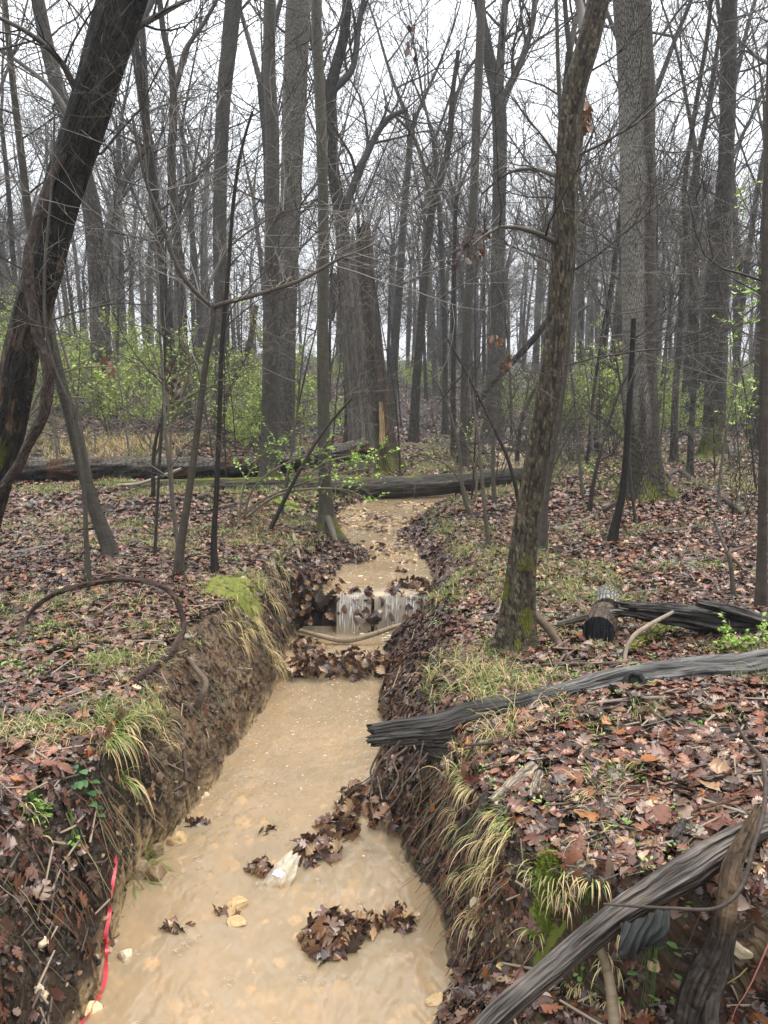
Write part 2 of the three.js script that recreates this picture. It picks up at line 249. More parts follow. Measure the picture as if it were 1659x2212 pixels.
{
  const gs = [];
  const ribbon = (d0, d1, step) => {
    const P = [], U = [], N = [], I = [], nc = 22; let rows = 0, run = 0, py = null;
    for (let d = d0; d <= d1 + 1e-6; d += step * Math.max(1, d / 10)) {
      const a = toeL(d) - 0.12, b = toeR(d) + 0.12, y = levelAt(d);
      for (let i = 0; i <= nc; i++) { const x = lerp(a, b, i / nc); P.push(x, y, -d + (d0 > 7 ? 0.09 * (vn(x * 9, 3.3, 0) - 0.4) * Math.exp((d0 - d) / 0.12) : 0)); U.push(x, d); N.push(0, 1, 0); }
      rows++;
    }
    for (let j = 0; j < rows - 1; j++) for (let i = 0; i < nc; i++) { const p = j * (nc + 1) + i, q = p + nc + 1; I.push(p, p + 1, q, q, p + 1, q + 1); }
    const g = new THREE.BufferGeometry(); g.setAttribute('position', new THREE.Float32BufferAttribute(P, 3)); g.setAttribute('normal', new THREE.Float32BufferAttribute(N, 3)); g.setAttribute('uv', new THREE.Float32BufferAttribute(U, 2)); g.setIndex(I); g.computeVertexNormals(); gs.push(g);
  };
  ribbon(-2, 6.1, 0.1); ribbon(6.3, 7.06, 0.05); ribbon(7.13, 40, 0.08);
  struct('creek_water', mergeGeometries(gs), M.water);
}

// ------------------------------------------------------------------ dead leaves
function oakLeaf(seed, kind) { // unit length along +y, lies in xy, normal +z; rolled about its midrib and arched along it
  const r = rng(seed), st = 15, P = [], U = [], I = [], arch = (r() - 0.4) * 2.2, roll = (r() - 0.35) * 4.6, tw = (r() - 0.5) * 1.6, wob = r() * 6;
  for (let i = 0; i <= st; i++) {
    const s = i / st; let w;
    if (kind === 0) w = (0.05 + 0.27 * Math.sin(Math.PI * Math.pow(s, 0.85))) * [0.42, 0.95, 1.12][i % 3];       // lobed oak
    else if (kind === 1) w = 0.33 * Math.pow(Math.sin(Math.PI * Math.pow(s, 0.75)), 0.8) * [0.9, 1.08, 1.15, 0.8][i % 4]; // broad
    else w = 0.19 * Math.sin(Math.PI * s);                                                                      // narrow
    if (i === 0 || i === st) w = 0.01; if (i <= 2) w *= 0.3 * i; if (i === 1) w = 0.012;
    const ry = arch * (s - 0.5), cy = Math.abs(arch) > 0.05 ? Math.sin(ry) / arch : s - 0.5, cz = Math.abs(arch) > 0.05 ? (1 - Math.cos(ry)) / arch : 0;
    for (const k of [-1, 0, 1]) {
      const ww = w * (1 + 0.3 * (r() - 0.5)), a = k * ww * roll + tw * (s - 0.5), x = Math.abs(roll) > 0.1 ? k * ww * Math.cos(a * 0.5) : k * ww, z = Math.abs(k) * ww * Math.sin(Math.abs(a) * 0.5) * Math.sign(roll) + k * ww * tw * (s - 0.5) + 0.03 * Math.sin(s * 9 + wob) * Math.abs(k);
      P.push(x, cy + (k ? 0.05 * (i % 3) : 0), cz + z); U.push(0.5 + k * ww, s);
    }
    if (i) { const a = (i - 1) * 3, b = i * 3; I.push(a, a + 1, b, b, a + 1, b + 1, a + 1, a + 2, b + 1, b + 1, a + 2, b + 2); }
  }
  const g = new THREE.BufferGeometry(); g.setAttribute('position', new THREE.Float32BufferAttribute(P, 3)); g.setAttribute('uv', new THREE.Float32BufferAttribute(U, 2)); g.setIndex(I); g.computeVertexNormals(); return g;
}
const LEAVES = []; for (let i = 0; i < 22; i++) LEAVES.push(oakLeaf(500 + i, [0, 0, 1, 0, 1, 0, 2, 0, 0, 1, 0, 2][i % 12]));
const LEAFCOL = [[0.165, 0.073, 0.047], [0.118, 0.055, 0.038], [0.235, 0.105, 0.064], [0.08, 0.046, 0.034], [0.3, 0.19, 0.11], [0.19, 0.125, 0.09], [0.05, 0.031, 0.025], [0.27, 0.105, 0.035], [0.12, 0.045, 0.032], [0.42, 0.29, 0.17], [0.24, 0.17, 0.13]];
const leafBlotch = tex(256, 1, (u, v) => { const t = tfbm(u, v, 6, 6, 401, 4), m = Math.abs(u - 0.5) < 0.012 ? 1.15 : 1; return [clamp((0.62 + 0.5 * t) * m, 0, 1), clamp((0.6 + 0.5 * t) * m, 0, 1), clamp((0.58 + 0.5 * t) * m, 0, 1)]; });
const leafMats = LEAFCOL.map((c) => new THREE.MeshPhysicalMaterial({ specularIntensity: 0.6, color: new THREE.Color(c[0], c[1], c[2]), map: leafBlotch, roughness: 0.24 }));
M.litter = new THREE.MeshPhysicalMaterial({ color: 0xffffff, map: leafBlotch, roughness: 0.26, specularIntensity: 0.75, clearcoat: 0.15, clearcoatRoughness: 0.12 });
const UPQ = new THREE.Quaternion().setFromUnitVectors(V(0, 0, 1), V(0, 1, 0));
function leafPose(r, x, y, d, n, size, wild) {
  const q = new THREE.Quaternion().setFromUnitVectors(V(0, 0, 1), n), spin = new THREE.Quaternion().setFromAxisAngle(V(0, 0, 1), r() * 6.283), tilt = new THREE.Quaternion().setFromAxisAngle(V(Math.cos(r() * 6.283), Math.sin(r() * 6.283), 0).normalize(), (r() - 0.5) * wild + (r() < 0.3 ? Math.PI : 0));
  return new THREE.Matrix4().compose(V(x, y, -d), q.multiply(tilt).multiply(spin), V(size * (0.65 + 0.7 * r()), size, size * (0.4 + 1.1 * r())));
}
const pickCol = (r) => { const k = r(); return k < 0.2 ? 0 : k < 0.34 ? 1 : k < 0.46 ? 2 : k < 0.6 ? 3 : k < 0.645 ? 4 : k < 0.74 ? 5 : k < 0.865 ? 6 : k < 0.9 ? 7 : k < 0.965 ? 8 : k < 0.978 ? 9 : 10; };
{
  const r = rng(4242), lists = LEAVES.map(() => []);
  const bands = [[1.2, 3.2, 12000, 0.064], [3.2, 6, 34000, 0.065], [6, 10, 46000, 0.074], [1.3, 3.4, 9000, 0.03], [3.4, 6.5, 20000, 0.033], [10, 17, 40000, 0.1], [17, 30, 42000, 0.13], [30, 70, 40000, 0.2]];
  for (const [d0, d1, n, size] of bands) for (let i = 0; i < n; i++) {
    const d = Math.sqrt(lerp(d0 * d0, d1 * d1, r())), x = (r() * 2 - 1) * (d * 0.56 + 0.7);
    if (inCreek(x, d)) { if (!(d > 8.7 && d < 12.6 && r() < 0.12)) continue; }
    const t = bankT(x, d); if (t < 1 && d < 8.5 && x < 0 && d > 2.2 && r() < (d > 5.9 ? 0.25 : d > 3.6 ? 0.9 : 0.6)) continue;
    if (t >= 1 && fbm(x * 1.7 + 40, d * 1.7, 0, 3) > 0.62 && r() < 0.7) continue;
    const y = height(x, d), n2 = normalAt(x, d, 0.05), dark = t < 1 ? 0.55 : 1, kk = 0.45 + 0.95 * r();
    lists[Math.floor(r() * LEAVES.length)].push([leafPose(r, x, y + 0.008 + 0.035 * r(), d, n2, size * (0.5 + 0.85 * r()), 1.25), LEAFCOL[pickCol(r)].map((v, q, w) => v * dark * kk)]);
  }
  const litter = new THREE.Group(); litter.name = 'leaf_litter'; litter.userData.kind = 'stuff'; scene.add(litter);
  tag(litter, 'wet red brown oak leaves carpeting the forest floor on both banks', 'leaf litter');
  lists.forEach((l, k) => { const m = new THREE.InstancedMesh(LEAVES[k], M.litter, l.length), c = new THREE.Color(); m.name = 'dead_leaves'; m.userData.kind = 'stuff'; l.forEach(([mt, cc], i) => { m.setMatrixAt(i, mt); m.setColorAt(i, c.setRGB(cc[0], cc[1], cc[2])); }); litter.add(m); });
  { // bits of twig among the leaves
    const geo = new THREE.CylinderGeometry(0.0022, 0.0034, 1, 4), n = 3200, m = new THREE.InstancedMesh(geo, new THREE.MeshStandardMaterial({ color: 0xffffff, roughness: 0.6 }), n), c = new THREE.Color(), q = new THREE.Quaternion(); m.name = 'twig_bits'; m.userData.kind = 'stuff'; let k = 0;
    for (let i = 0; i < 9000 && k < n; i++) { const d = 1.6 + 8 * Math.pow(r(), 1.2), x = (r() * 2 - 1) * d * 0.54; if (inCreek(x, d)) continue; const a = r() * 6.283, L = 0.06 + 0.22 * r() * r(), nn = normalAt(x, d, 0.06), dir = V(Math.cos(a), 0, Math.sin(a)).addScaledVector(nn, -(Math.cos(a) * nn.x + Math.sin(a) * nn.z) + 0.3 * (r() - 0.5)).normalize(), t = r(); q.setFromUnitVectors(V(0, 1, 0), dir); m.setMatrixAt(k, new THREE.Matrix4().compose(V(x, height(x, d) + 0.025 + 0.02 * r(), -d), q, V(1 + r(), L, 1 + r()))); m.setColorAt(k++, t < 0.6 ? c.setRGB(0.06, 0.045, 0.035) : c.setRGB(0.22, 0.17, 0.12)); }
    m.count = k; litter.add(m);
  }
  // the leaves that show largest, each a piece of the ground
  const r2 = rng(99); let made = 0;
  for (let i = 0; i < 4000 && made < 290; i++) {
    const d = 1.7 + 2.1 * Math.pow(r2(), 0.8), x = (r2() * 2 - 1) * d * 0.52; if (inCreek(x, d)) continue; const t = bankT(x, d); if (t < 1 && x < 0 && r2() < 0.7) continue;
    const m = mesh(numbered('oak_leaf'), LEAVES[Math.floor(r2() * LEAVES.length)], leafMats[pickCol(r2)], forestFloor); leafPose(r2, x, height(x, d) + 0.03 + 0.02 * r2(), d, normalAt(x, d, 0.05), 0.075 + 0.05 * r2(), 1.1).decompose(m.position, m.quaternion, m.scale); made++;
  }
}
// ------------------------------------------------------------------ bare trees
const mixc = (a, b, k) => [lerp(a[0], b[0], k), lerp(a[1], b[1], k), lerp(a[2], b[2], k)];
const MOSS = [0.13, 0.135, 0.018], TWIG = [0.062, 0.052, 0.043];
function wander(r, start, dir, len, n, gnarl, lift) { const P = [start.clone()], d = dir.clone().normalize(); for (let i = 0; i < n; i++) { d.x += (r() - 0.5) * gnarl; d.y += (r() - 0.5) * gnarl + lift / n; d.z += (r() - 0.5) * gnarl; d.normalize(); P.push(P[i].clone().addScaledVector(d, len / n)); } return P; }
function taper(n, a, b) { const R = []; for (let i = 0; i <= n; i++) R.push(lerp(a, b, Math.pow(i / n, 0.8))); return R; }
function around(r, axis, angle) { const s = V(r() - 0.5, r() - 0.5, r() - 0.5).cross(axis).normalize(); return axis.clone().multiplyScalar(Math.cos(angle)).addScaledVector(s, Math.sin(angle)); }
// branch with smaller branches; kids = numbers of children by level
function branch(G, r, start, dir, len, rad, level, kids, col, gnarl = 0.32, lift = 0.25) {
  const n = level <= 1 ? 7 : level === 2 ? 6 : level === 3 ? 4 : 2, P = wander(r, start, dir, len, n, gnarl, lift), R = taper(n, rad, Math.max(rad * 0.3, 0.0014));
  G.tube(P, R, { sides: level <= 1 ? 6 : level === 2 ? 4 : 3, color: col });
  const k = kids[level] ?? 0;
  for (let i = 0; i < k; i++) {
    const t = 0.22 + 0.78 * (i + r()) / k, s = t * n, j = Math.min(n - 1, Math.floor(s)), p = P[j].clone().lerp(P[j + 1], s - j), ax = P[j + 1].clone().sub(P[j]).normalize();
    branch(G, r, p, around(r, ax, 0.5 + 0.5 * r()), len * (0.62 - 0.25 * t) * (0.7 + 0.6 * r()), Math.max(0.0026, rad * (0.62 - 0.25 * t)), level + 1, kids, col, gnarl, lift);
  }
}
function bareTree(seed, H, r0, kids, o = {}) { // a whole tree at the origin: [trunk, crown]
  const r = rng(seed), T = new Geo(), C = new Geo(), fork = o.fork ?? 0.5 + 0.2 * r(), n = 12, lean = V((r() - 0.5) * 0.16, 1, (r() - 0.5) * 0.16);
  const tone = (o.tone ?? [0.115, 0.1, 0.085]).map((q) => q * 0.62), col = (t, a, x, y, z) => { const k = 0.75 + 0.5 * vn(x * 3, y * 1.2, z * 3 + 0.5); return [tone[0] * k, tone[1] * k, tone[2] * k]; };
  const P = wander(r, V(0, -0.3, 0), lean, H * fork, n, 0.07, 0.1), R = P.map((p, i) => r0 * (1 - 0.38 * i / n) * (i === 0 ? 1.5 : i === 1 ? 1.08 : 1));
  T.tube(P, R, { sides: 10, color: col, disp: (a, L) => 1 + 0.1 * (vn(Math.cos(a) * 2 + 5, Math.sin(a) * 2 + 5, L * 0.8 + 0.5) - 0.5) });
  const top = P[n], lead = 2 + Math.floor(r() * 2);
  for (let i = 0; i < lead; i++) {
    const d = V(Math.cos(i * 6.283 / lead + seed), 0, Math.sin(i * 6.283 / lead + seed)).multiplyScalar(0.28 + 0.25 * r()).add(V(0, 1, 0)), m = 8, Q = wander(r, top, d, H * (1 - fork) * (0.8 + 0.3 * r()), m, 0.2, 0.2), q0 = R[n] * (0.62 + 0.2 * r());
    C.tube(Q, taper(m, q0, 0.012), { sides: 7, color: TWIG });
    for (let k = 0; k < (o.limbs ?? 6); k++) { const t = 0.08 + 0.9 * (k + r()) / (o.limbs ?? 6), s = t * m, j = Math.min(m - 1, Math.floor(s)), p = Q[j].clone().lerp(Q[j + 1], s - j); branch(C, r, p, around(r, V(0, 1, 0), 0.6 + 0.5 * r()), H * (0.26 - 0.14 * t) * (0.7 + 0.6 * r()), lerp(q0 * 0.55, 0.012, t), 1, kids, TWIG); }
  }
  for (let k = 0; k < 6; k++) { const j = Math.floor(n * (0.45 + 0.5 * r())); branch(C, r, P[j], around(r, V(0, 1, 0), 0.9 + 0.4 * r()), H * (0.12 + 0.1 * r()), R[j] * 0.3, 1, kids, TWIG); }
  return [T.build(), C.build()];
}

// a tree whose trunk follows pixels at the distance where its base meets the ground
// o: base [px, py], path [[px, py, width px, extra distance]...] from base up, moss metres, color fn, twigs
function trunkKeys(o) {
  const b = o.d ? at(o.base[0], o.base[1], o.d) : onGround(o.base[0], o.base[1]), d0 = -b.z, K = [], R = [];
  K.push(V(b.x, Math.min(b.y, height(b.x, d0)) - 0.12, b.z)); R.push(o.base[2] / 2 * mpp(d0));
  for (const [px, py, w, dd] of o.path) { const d = d0 + (dd ?? 0); K.push(at(px, py, d)); R.push(w / 2 * mpp(d)); }
  return [K, R, d0];
}
function heroTree(o) {
  const [K, R, d0] = trunkKeys(o), r = rng(o.seed ?? 1), g = thing(o.name ?? 'tree', o.label, o.category ?? 'tree', V(K[0].x, K[0].y, K[0].z), o.group);
  if (!o.stop) { // goes on above the picture
    const a = K[K.length - 1], dir = a.clone().sub(K[K.length - 2]).normalize().lerp(V(0, 1, 0), 0.4).normalize(), rr = R[R.length - 1], ext = o.ext ?? Math.max(2.5, rr * 40);
    K.push(a.clone().addScaledVector(dir, ext * 0.5).add(V((r() - 0.5) * 0.2, 0, (r() - 0.5) * 0.3)), a.clone().addScaledVector(dir, ext).add(V((r() - 0.5) * 0.5, 0, (r() - 0.5) * 0.5))); R.push(rr * 0.8, rr * 0.5);
  }
  const step = o.step ?? (d0 < 6 ? 0.03 : d0 < 10 ? 0.05 : 0.09), [P, Q] = spline(K, R, step), T = new Geo(); T.base.copy(K[0]);
  const y0 = K[0].y + 0.1, tone = (o.tone ?? [0.13, 0.115, 0.095]).map((q) => q * 0.6), moss = o.moss ?? 0, S = o.sides ?? (d0 < 8 ? 40 : 26), deep = o.deep ?? 0.08;
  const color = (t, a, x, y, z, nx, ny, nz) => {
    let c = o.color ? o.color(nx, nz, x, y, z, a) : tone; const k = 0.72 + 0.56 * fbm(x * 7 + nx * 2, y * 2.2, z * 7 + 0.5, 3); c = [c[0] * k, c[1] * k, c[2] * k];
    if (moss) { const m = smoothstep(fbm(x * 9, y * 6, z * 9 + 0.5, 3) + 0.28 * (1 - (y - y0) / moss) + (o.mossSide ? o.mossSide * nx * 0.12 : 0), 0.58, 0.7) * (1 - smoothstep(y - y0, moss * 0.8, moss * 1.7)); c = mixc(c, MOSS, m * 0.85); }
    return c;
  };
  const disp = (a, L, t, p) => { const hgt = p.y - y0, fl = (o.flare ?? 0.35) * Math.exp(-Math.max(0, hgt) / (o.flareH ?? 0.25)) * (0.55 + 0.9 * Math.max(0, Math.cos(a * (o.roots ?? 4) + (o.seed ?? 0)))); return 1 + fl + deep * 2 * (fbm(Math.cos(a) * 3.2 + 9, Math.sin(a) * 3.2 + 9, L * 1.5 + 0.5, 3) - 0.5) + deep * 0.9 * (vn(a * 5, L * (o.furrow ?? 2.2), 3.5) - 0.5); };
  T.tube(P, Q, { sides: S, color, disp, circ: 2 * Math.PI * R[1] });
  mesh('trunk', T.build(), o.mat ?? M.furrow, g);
  for (const lim of o.limbs ?? []) { // [[px,py,w,dd]...], first lies inside the trunk
    const kk = lim.map(([px, py, w, dd]) => at(px, py, d0 + (dd ?? 0))), rr = lim.map(([px, py, w]) => w / 2 * mpp(d0)), [p, q] = spline(kk, rr, 0.12), L = new Geo(); L.base.copy(K[0]);
    L.tube(p, q, { sides: 10, color: (t, a, x, y, z) => { const k = 0.75 + 0.5 * vn(x * 6, y * 6, z * 6 + 0.5); return [tone[0] * k, tone[1] * k, tone[2] * k]; } });
    const nb = Math.round((o.limbTwigs ?? 7)); for (let i = 0; i < nb; i++) { const j = Math.floor(p.length * (0.25 + 0.74 * (i + r()) / nb)), ax = p[Math.min(j + 1, p.length - 1)].clone().sub(p[Math.max(0, j - 1)]).normalize(); if (j < p.length) branch(L, r, p[j], around(r, ax, 0.5 + 0.6 * r()), (0.5 + 1.4 * r()) * Math.min(2.2, Math.max(0.5, d0 / 8)), Math.max(0.003, q[j] * 0.45), 2, [0, 0, 5, 3], o.twig ?? [0.045, 0.038, 0.032], 0.45); }
    mesh('limb', L.build(), M.twig, g);
  }
  if (o.twigs) { // thin side branches on the trunk
    for (let i = 0; i < o.twigs; i++) { const L = new Geo(); L.base.copy(K[0]); const f = (o.t0 ?? 0.25) + (1 - (o.t0 ?? 0.25)) * (i + r()) / o.twigs, j = Math.min(P.length - 2, Math.floor(f * P.length)), a = r() * 6.283, dir = V(Math.cos(a), 0.15 + 0.5 * r(), Math.sin(a) * 0.8); branch(L, r, P[j], dir, (o.reach ?? 1.4) * (0.5 + r()), (o.thick ?? 0.008) * (0.7 + 0.6 * r()), 2, o.kids ?? [0, 0, 5, 3, 2], o.twig ?? [0.045, 0.038, 0.032], 0.6, 0.5); mesh('branch', L.build(), M.twig, g); }
  }
  g.userData.foot = d0; return g;
}

// ---- named trunks of the photograph
const flecked = (nx, nz, x, y, z, a) => { const s = vn(a * 11, y * 30, 1.5), f = vn(a * 14 + 9, y * 20, 2.5); return s > 0.68 ? [0.185, 0.155, 0.11] : f < 0.4 ? [0.03, 0.025, 0.019] : mixc([0.055, 0.045, 0.032], [0.12, 0.098, 0.065], vn(a * 4, y * 4, 7.5)); };
heroTree({ name: 'leaning_tree', label: 'slender leaning tree with flaky dark bark rooted on the right bank edge', base: [1112, 1405, 80], path: [[1118, 1340, 70], [1131, 1187, 60], [1152, 1037, 52], [1188, 837, 50], [1205, 700, 48], [1222, 500, 46], [1226, 330, 45], [1240, 200, 48], [1268, 100, 47], [1296, -10, 42]], mat: M.flake, color: flecked, moss: 0.5, flare: 0.55, flareH: 0.16, roots: 5, seed: 4, deep: 0.1, twigs: 9, t0: 0.35, reach: 1.1, step: 0.022, sides: 44, ext: 3.5,
  limbs: [[[1205, 525, 14], [1150, 500, 10, -0.1], [1080, 490, 6, -0.2], [1020, 530, 4, -0.3]], [[1215, 385, 12], [1150, 365, 8, 0.3], [1095, 375, 6, 0.5], [1040, 420, 4, 0.7]], [[1262, 70, 22], [1255, 20, 18, 0.2], [1235, -40, 14, 0.3]]], limbTwigs: 5 });
heroTree({ name: 'leaning_tree', label: 'thick dark leaning trunk crossing the upper left corner', base: [-95, 1240, 94], path: [[-60, 1180, 82], [-5, 1000, 74], [30, 850, 71], [52, 737, 72], [90, 600, 73], [140, 400, 75], [205, 200, 82], [262, 0, 88], [290, -90, 86]], mat: M.furrow, color: (nx, nz, x, y, z, a) => y < 2.6 && fbm(a * 5, y * 7, 3.5, 3) > 0.56 ? [0.12, 0.078, 0.045] : [0.026, 0.022, 0.018], moss: 1.3, mossSide: -1, deep: 0.13, seed: 9, twigs: 6, t0: 0.5, reach: 1.6, thick: 0.012, sides: 48, step: 0.03, ext: 4,
  limbs: [[[170, 210, 14], [130, 130, 12, -0.2], [60, 70, 9, -0.4], [-20, 30, 7, -0.5]], [[165, 280, 12], [110, 190, 10, 0.3], [0, 105, 8, 0.6]], [[235, 90, 18], [330, 40, 12, 0.2], [420, -10, 8, 0.4]]] });
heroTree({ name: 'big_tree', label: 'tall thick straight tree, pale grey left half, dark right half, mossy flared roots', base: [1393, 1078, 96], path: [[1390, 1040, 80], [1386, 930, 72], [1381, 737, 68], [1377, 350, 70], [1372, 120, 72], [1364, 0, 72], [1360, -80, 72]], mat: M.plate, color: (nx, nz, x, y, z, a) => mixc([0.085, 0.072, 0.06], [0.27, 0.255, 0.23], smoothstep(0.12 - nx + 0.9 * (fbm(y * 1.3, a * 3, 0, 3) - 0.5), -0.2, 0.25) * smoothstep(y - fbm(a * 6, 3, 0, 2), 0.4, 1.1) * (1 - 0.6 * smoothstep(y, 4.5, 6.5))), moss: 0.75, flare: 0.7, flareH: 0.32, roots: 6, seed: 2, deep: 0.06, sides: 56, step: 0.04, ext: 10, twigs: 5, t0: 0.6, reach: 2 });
heroTree({ name: 'mid_tree', label: 'straight dark tree with moss round its foot, at the right behind the big two-toned tree', base: [1541, 985, 58], path: [[1542, 930, 46], [1550, 737, 42], [1558, 550, 36], [1568, 350, 30], [1573, 180, 32], [1575, 0, 28], [1576, -60, 27]], moss: 1.0, flare: 0.4, seed: 3, deep: 0.06, twigs: 16, t0: 0.4, reach: 3, thick: 0.02, ext: 8 });
heroTree({ name: 'twin_tree', label: 'left dark trunk of the close pair left of centre', base: [583, 1046, 46], path: [[582, 1000, 39], [584, 850, 36], [586, 650, 33], [588, 450, 30], [588, 280, 28], [582, 150, 25], [583, 0, 24], [583, -60, 23]], seed: 5, deep: 0.04, tone: [0.115, 0.105, 0.085], mat: M.smooth, twigs: 9, t0: 0.5, reach: 2.5, ext: 8, moss: 0.35 });
heroTree({ name: 'twin_tree', label: 'right and thicker pale grey trunk of the close pair left of centre', base: [612, 1005, 50], path: [[614, 930, 44], [617, 760, 42], [621, 600, 42], [629, 400, 43], [637, 200, 48], [645, 0, 50], [647, -60, 50]], seed: 6, deep: 0.06, tone: [0.27, 0.25, 0.225], mat: M.plate, twigs: 7, t0: 0.5, reach: 2.5, ext: 9 });
heroTree({ name: 'bank_tree', label: 'slim grey tree whose roots grip the left bank above the little waterfall', base: [710, 1160, 42], path: [[705, 1110, 30], [701, 1000, 26], [698, 850, 25], [697, 700, 24], [699, 560, 23], [697, 400, 22], [692, 230, 22], [684, 60, 21], [682, -60, 20]], seed: 7, deep: 0.05, mat: M.smooth, tone: [0.15, 0.135, 0.105], flare: 0.8, flareH: 0.2, roots: 4, moss: 0.3, twigs: 8, t0: 0.45, reach: 1.5, ext: 6, limbs: [[[704, 1110, 16], [716, 1140, 14, -0.25], [728, 1180, 10, -0.5]]], limbTwigs: 0 });
heroTree({ name: 'forked_tree', label: 'tall pale grey tree forking near the top, right of centre', base: [1062, 938, 50], d: 27, path: [[1064, 900, 38], [1070, 760, 32], [1074, 620, 30], [1078, 450, 28], [1080, 300, 29], [1075, 210, 30], [1055, 120, 24], [1042, 50, 20], [1030, -20, 18]], seed: 8, deep: 0.05, tone: [0.19, 0.18, 0.165], mat: M.plate, limbs: [[[1077, 215, 20], [1083, 100, 16], [1092, 0, 14], [1096, -50, 12]], [[1080, 245, 18], [1095, 200, 16], [1128, 125, 14], [1150, 50, 12], [1157, -30, 10]]], twigs: 8, t0: 0.55, reach: 3.5, thick: 0.03, ext: 5 });
heroTree({ name: 'slim_tree', label: 'slim dark straight tree just left of the pale forked tree', base: [1000, 1010, 26], path: [[1003, 960, 21], [1008, 737, 20], [1022, 450, 18], [1030, 250, 17], [1038, 60, 17], [1041, -60, 16]], seed: 10, mat: M.smooth, deep: 0.04, twigs: 9, t0: 0.4, reach: 2, ext: 6 });
heroTree({ name: 'hillside_tree', label: 'broad tree with a mossy foot on the left hillside', base: [222, 895, 60], path: [[222, 860, 46], [218, 740, 42], [212, 600, 40], [196, 440, 36], [165, 320, 34], [125, 190, 30], [95, 70, 27], [75, -40, 24]], seed: 11, tone: [0.14, 0.125, 0.11], moss: 1.2, deep: 0.06, twigs: 9, t0: 0.5, reach: 4, thick: 0.03, ext: 6, limbs: [[[214, 640, 22], [232, 520, 20], [256, 420, 18], [285, 360, 15], [325, 310, 10]]] });
heroTree({ name: 'tall_tree', label: 'tall grey shaggy-barked tree left of the close pair', base: [478, 935, 40], path: [[479, 900, 34], [480, 700, 30], [475, 550, 28], [476, 400, 27], [484, 200, 29], [497, 80, 32], [506, -30, 33]], seed: 12, tone: [0.15, 0.14, 0.125], mat: M.plate, deep: 0.06, twigs: 10, t0: 0.5, reach: 3.5, thick: 0.025, ext: 8 });
heroTree({ name: 'forked_tree', label: 'thin crooked forked tree in the upper left, right of the leaning trunk', base: [402, 905, 26], path: [[398, 800, 20], [392, 640, 18], [380, 480, 17], [370, 350, 17], [375, 250, 17], [372, 160, 14], [352, 60, 12], [342, -30, 11]], seed: 13, deep: 0.05, twigs: 9, t0: 0.4, reach: 3, thick: 0.02, limbs: [[[375, 200, 12], [388, 160, 11], [400, 110, 10], [440, 50, 8], [475, -10, 6]]] });
heroTree({ name: 'forked_tree', label: 'dark forked tree with crooked limbs rising behind the broken snag', base: [765, 960, 40], path: [[760, 800, 34], [752, 620, 30], [738, 480, 27], [722, 380, 25], [712, 280, 24], [718, 180, 24], [742, 80, 20], [752, -30, 18]], seed: 14, tone: [0.095, 0.085, 0.075], deep: 0.08, twigs: 10, t0: 0.55, reach: 3.4, thick: 0.025, limbs: [[[738, 470, 18], [780, 360, 15], [835, 260, 12], [880, 235, 9]], [[716, 260, 15], [700, 180, 13], [672, 80, 11], [655, -20, 10]], [[715, 200, 16], [760, 150, 13], [775, 60, 11], [790, -30, 10]]] });
heroTree({ name: 'slim_tree', label: 'crooked slim tree with a dog-leg bend at the middle of the wood', base: [893, 955, 24], path: [[898, 850, 19], [908, 720, 17], [925, 520, 15], [936, 440, 15], [962, 350, 13], [972, 290, 12], [978, 200, 10], [990, 110, 8]], seed: 15, twigs: 10, t0: 0.4, reach: 4, thick: 0.022, stop: true, limbs: [[[934, 450, 10], [912, 350, 9], [890, 290, 7], [830, 230, 5]], [[975, 250, 8], [1000, 170, 7], [1040, 110, 5]]] });
heroTree({ name: 'slim_tree', label: 'straight slim tree close to the right of the big two-toned tree', base: [1456, 1000, 18], path: [[1459, 850, 14], [1468, 737, 13], [1477, 560, 12], [1490, 430, 11], [1525, 260, 10], [1550, 100, 8], [1570, -40, 7]], seed: 16, twigs: 14, t0: 0.3, reach: 2.6, thick: 0.016 });
heroTree({ name: 'slim_tree', label: 'dark thin tree between the two big trees on the right', base: [1490, 1030, 16], path: [[1495, 900, 12], [1505, 740, 12], [1490, 560, 11], [1478, 420, 10], [1500, 250, 9], [1530, 60, 8], [1540, -40, 7]], seed: 17, twigs: 14, t0: 0.3, reach: 2.2, thick: 0.014 });
heroTree({ name: 'slim_tree', label: 'thin bare trunk cut by the right edge of the picture', base: [1645, 1318, 26], path: [[1646, 1200, 21], [1650, 940, 19], [1652, 700, 18], [1656, 450, 16], [1662, 200, 14], [1668, 0, 12]], seed: 18, mat: M.smooth, deep: 0.03, tone: [0.12, 0.1, 0.08], twigs: 9, t0: 0.35, reach: 1.1, thick: 0.007, ext: 2 });
heroTree({ name: 'slim_tree', label: 'thin stem standing just behind the leaning tree on the right bank', base: [1172, 1190, 18], path: [[1176, 1100, 15], [1196, 960, 14], [1212, 860, 14], [1226, 737, 13], [1232, 600, 12], [1228, 450, 11], [1214, 300, 10], [1206, 150, 8], [1200, -30, 7]], seed: 19, mat: M.smooth, deep: 0.03, twigs: 10, t0: 0.3, reach: 1.6, thick: 0.008, ext: 3 });
heroTree({ name: 'dead_tree', label: 'leaning black dead stem with a broken top in front of the big tree', base: [1321, 1176, 22], path: [[1326, 1150, 17], [1345, 1062, 15], [1358, 900, 13], [1366, 760, 12], [1369, 688, 11]], seed: 20, mat: M.smooth, tone: [0.035, 0.03, 0.026], deep: 0.04, stop: true, twigs: 5, t0: 0.3, reach: 0.8 });
heroTree({ name: 'small_tree', label: 'smooth small tree on the left bank leaning left from a curved foot', base: [247, 1203, 38], path: [[236, 1185, 31], [205, 1100, 28], [178, 1010, 26], [152, 900, 25], [128, 810, 23], [108, 720, 21], [85, 600, 19], [62, 470, 17], [48, 350, 15], [30, 200, 13], [10, 0, 11]], seed: 21, mat: M.smooth, deep: 0.03, tone: [0.125, 0.11, 0.09], twigs: 10, t0: 0.45, reach: 1.6, ext: 2 });
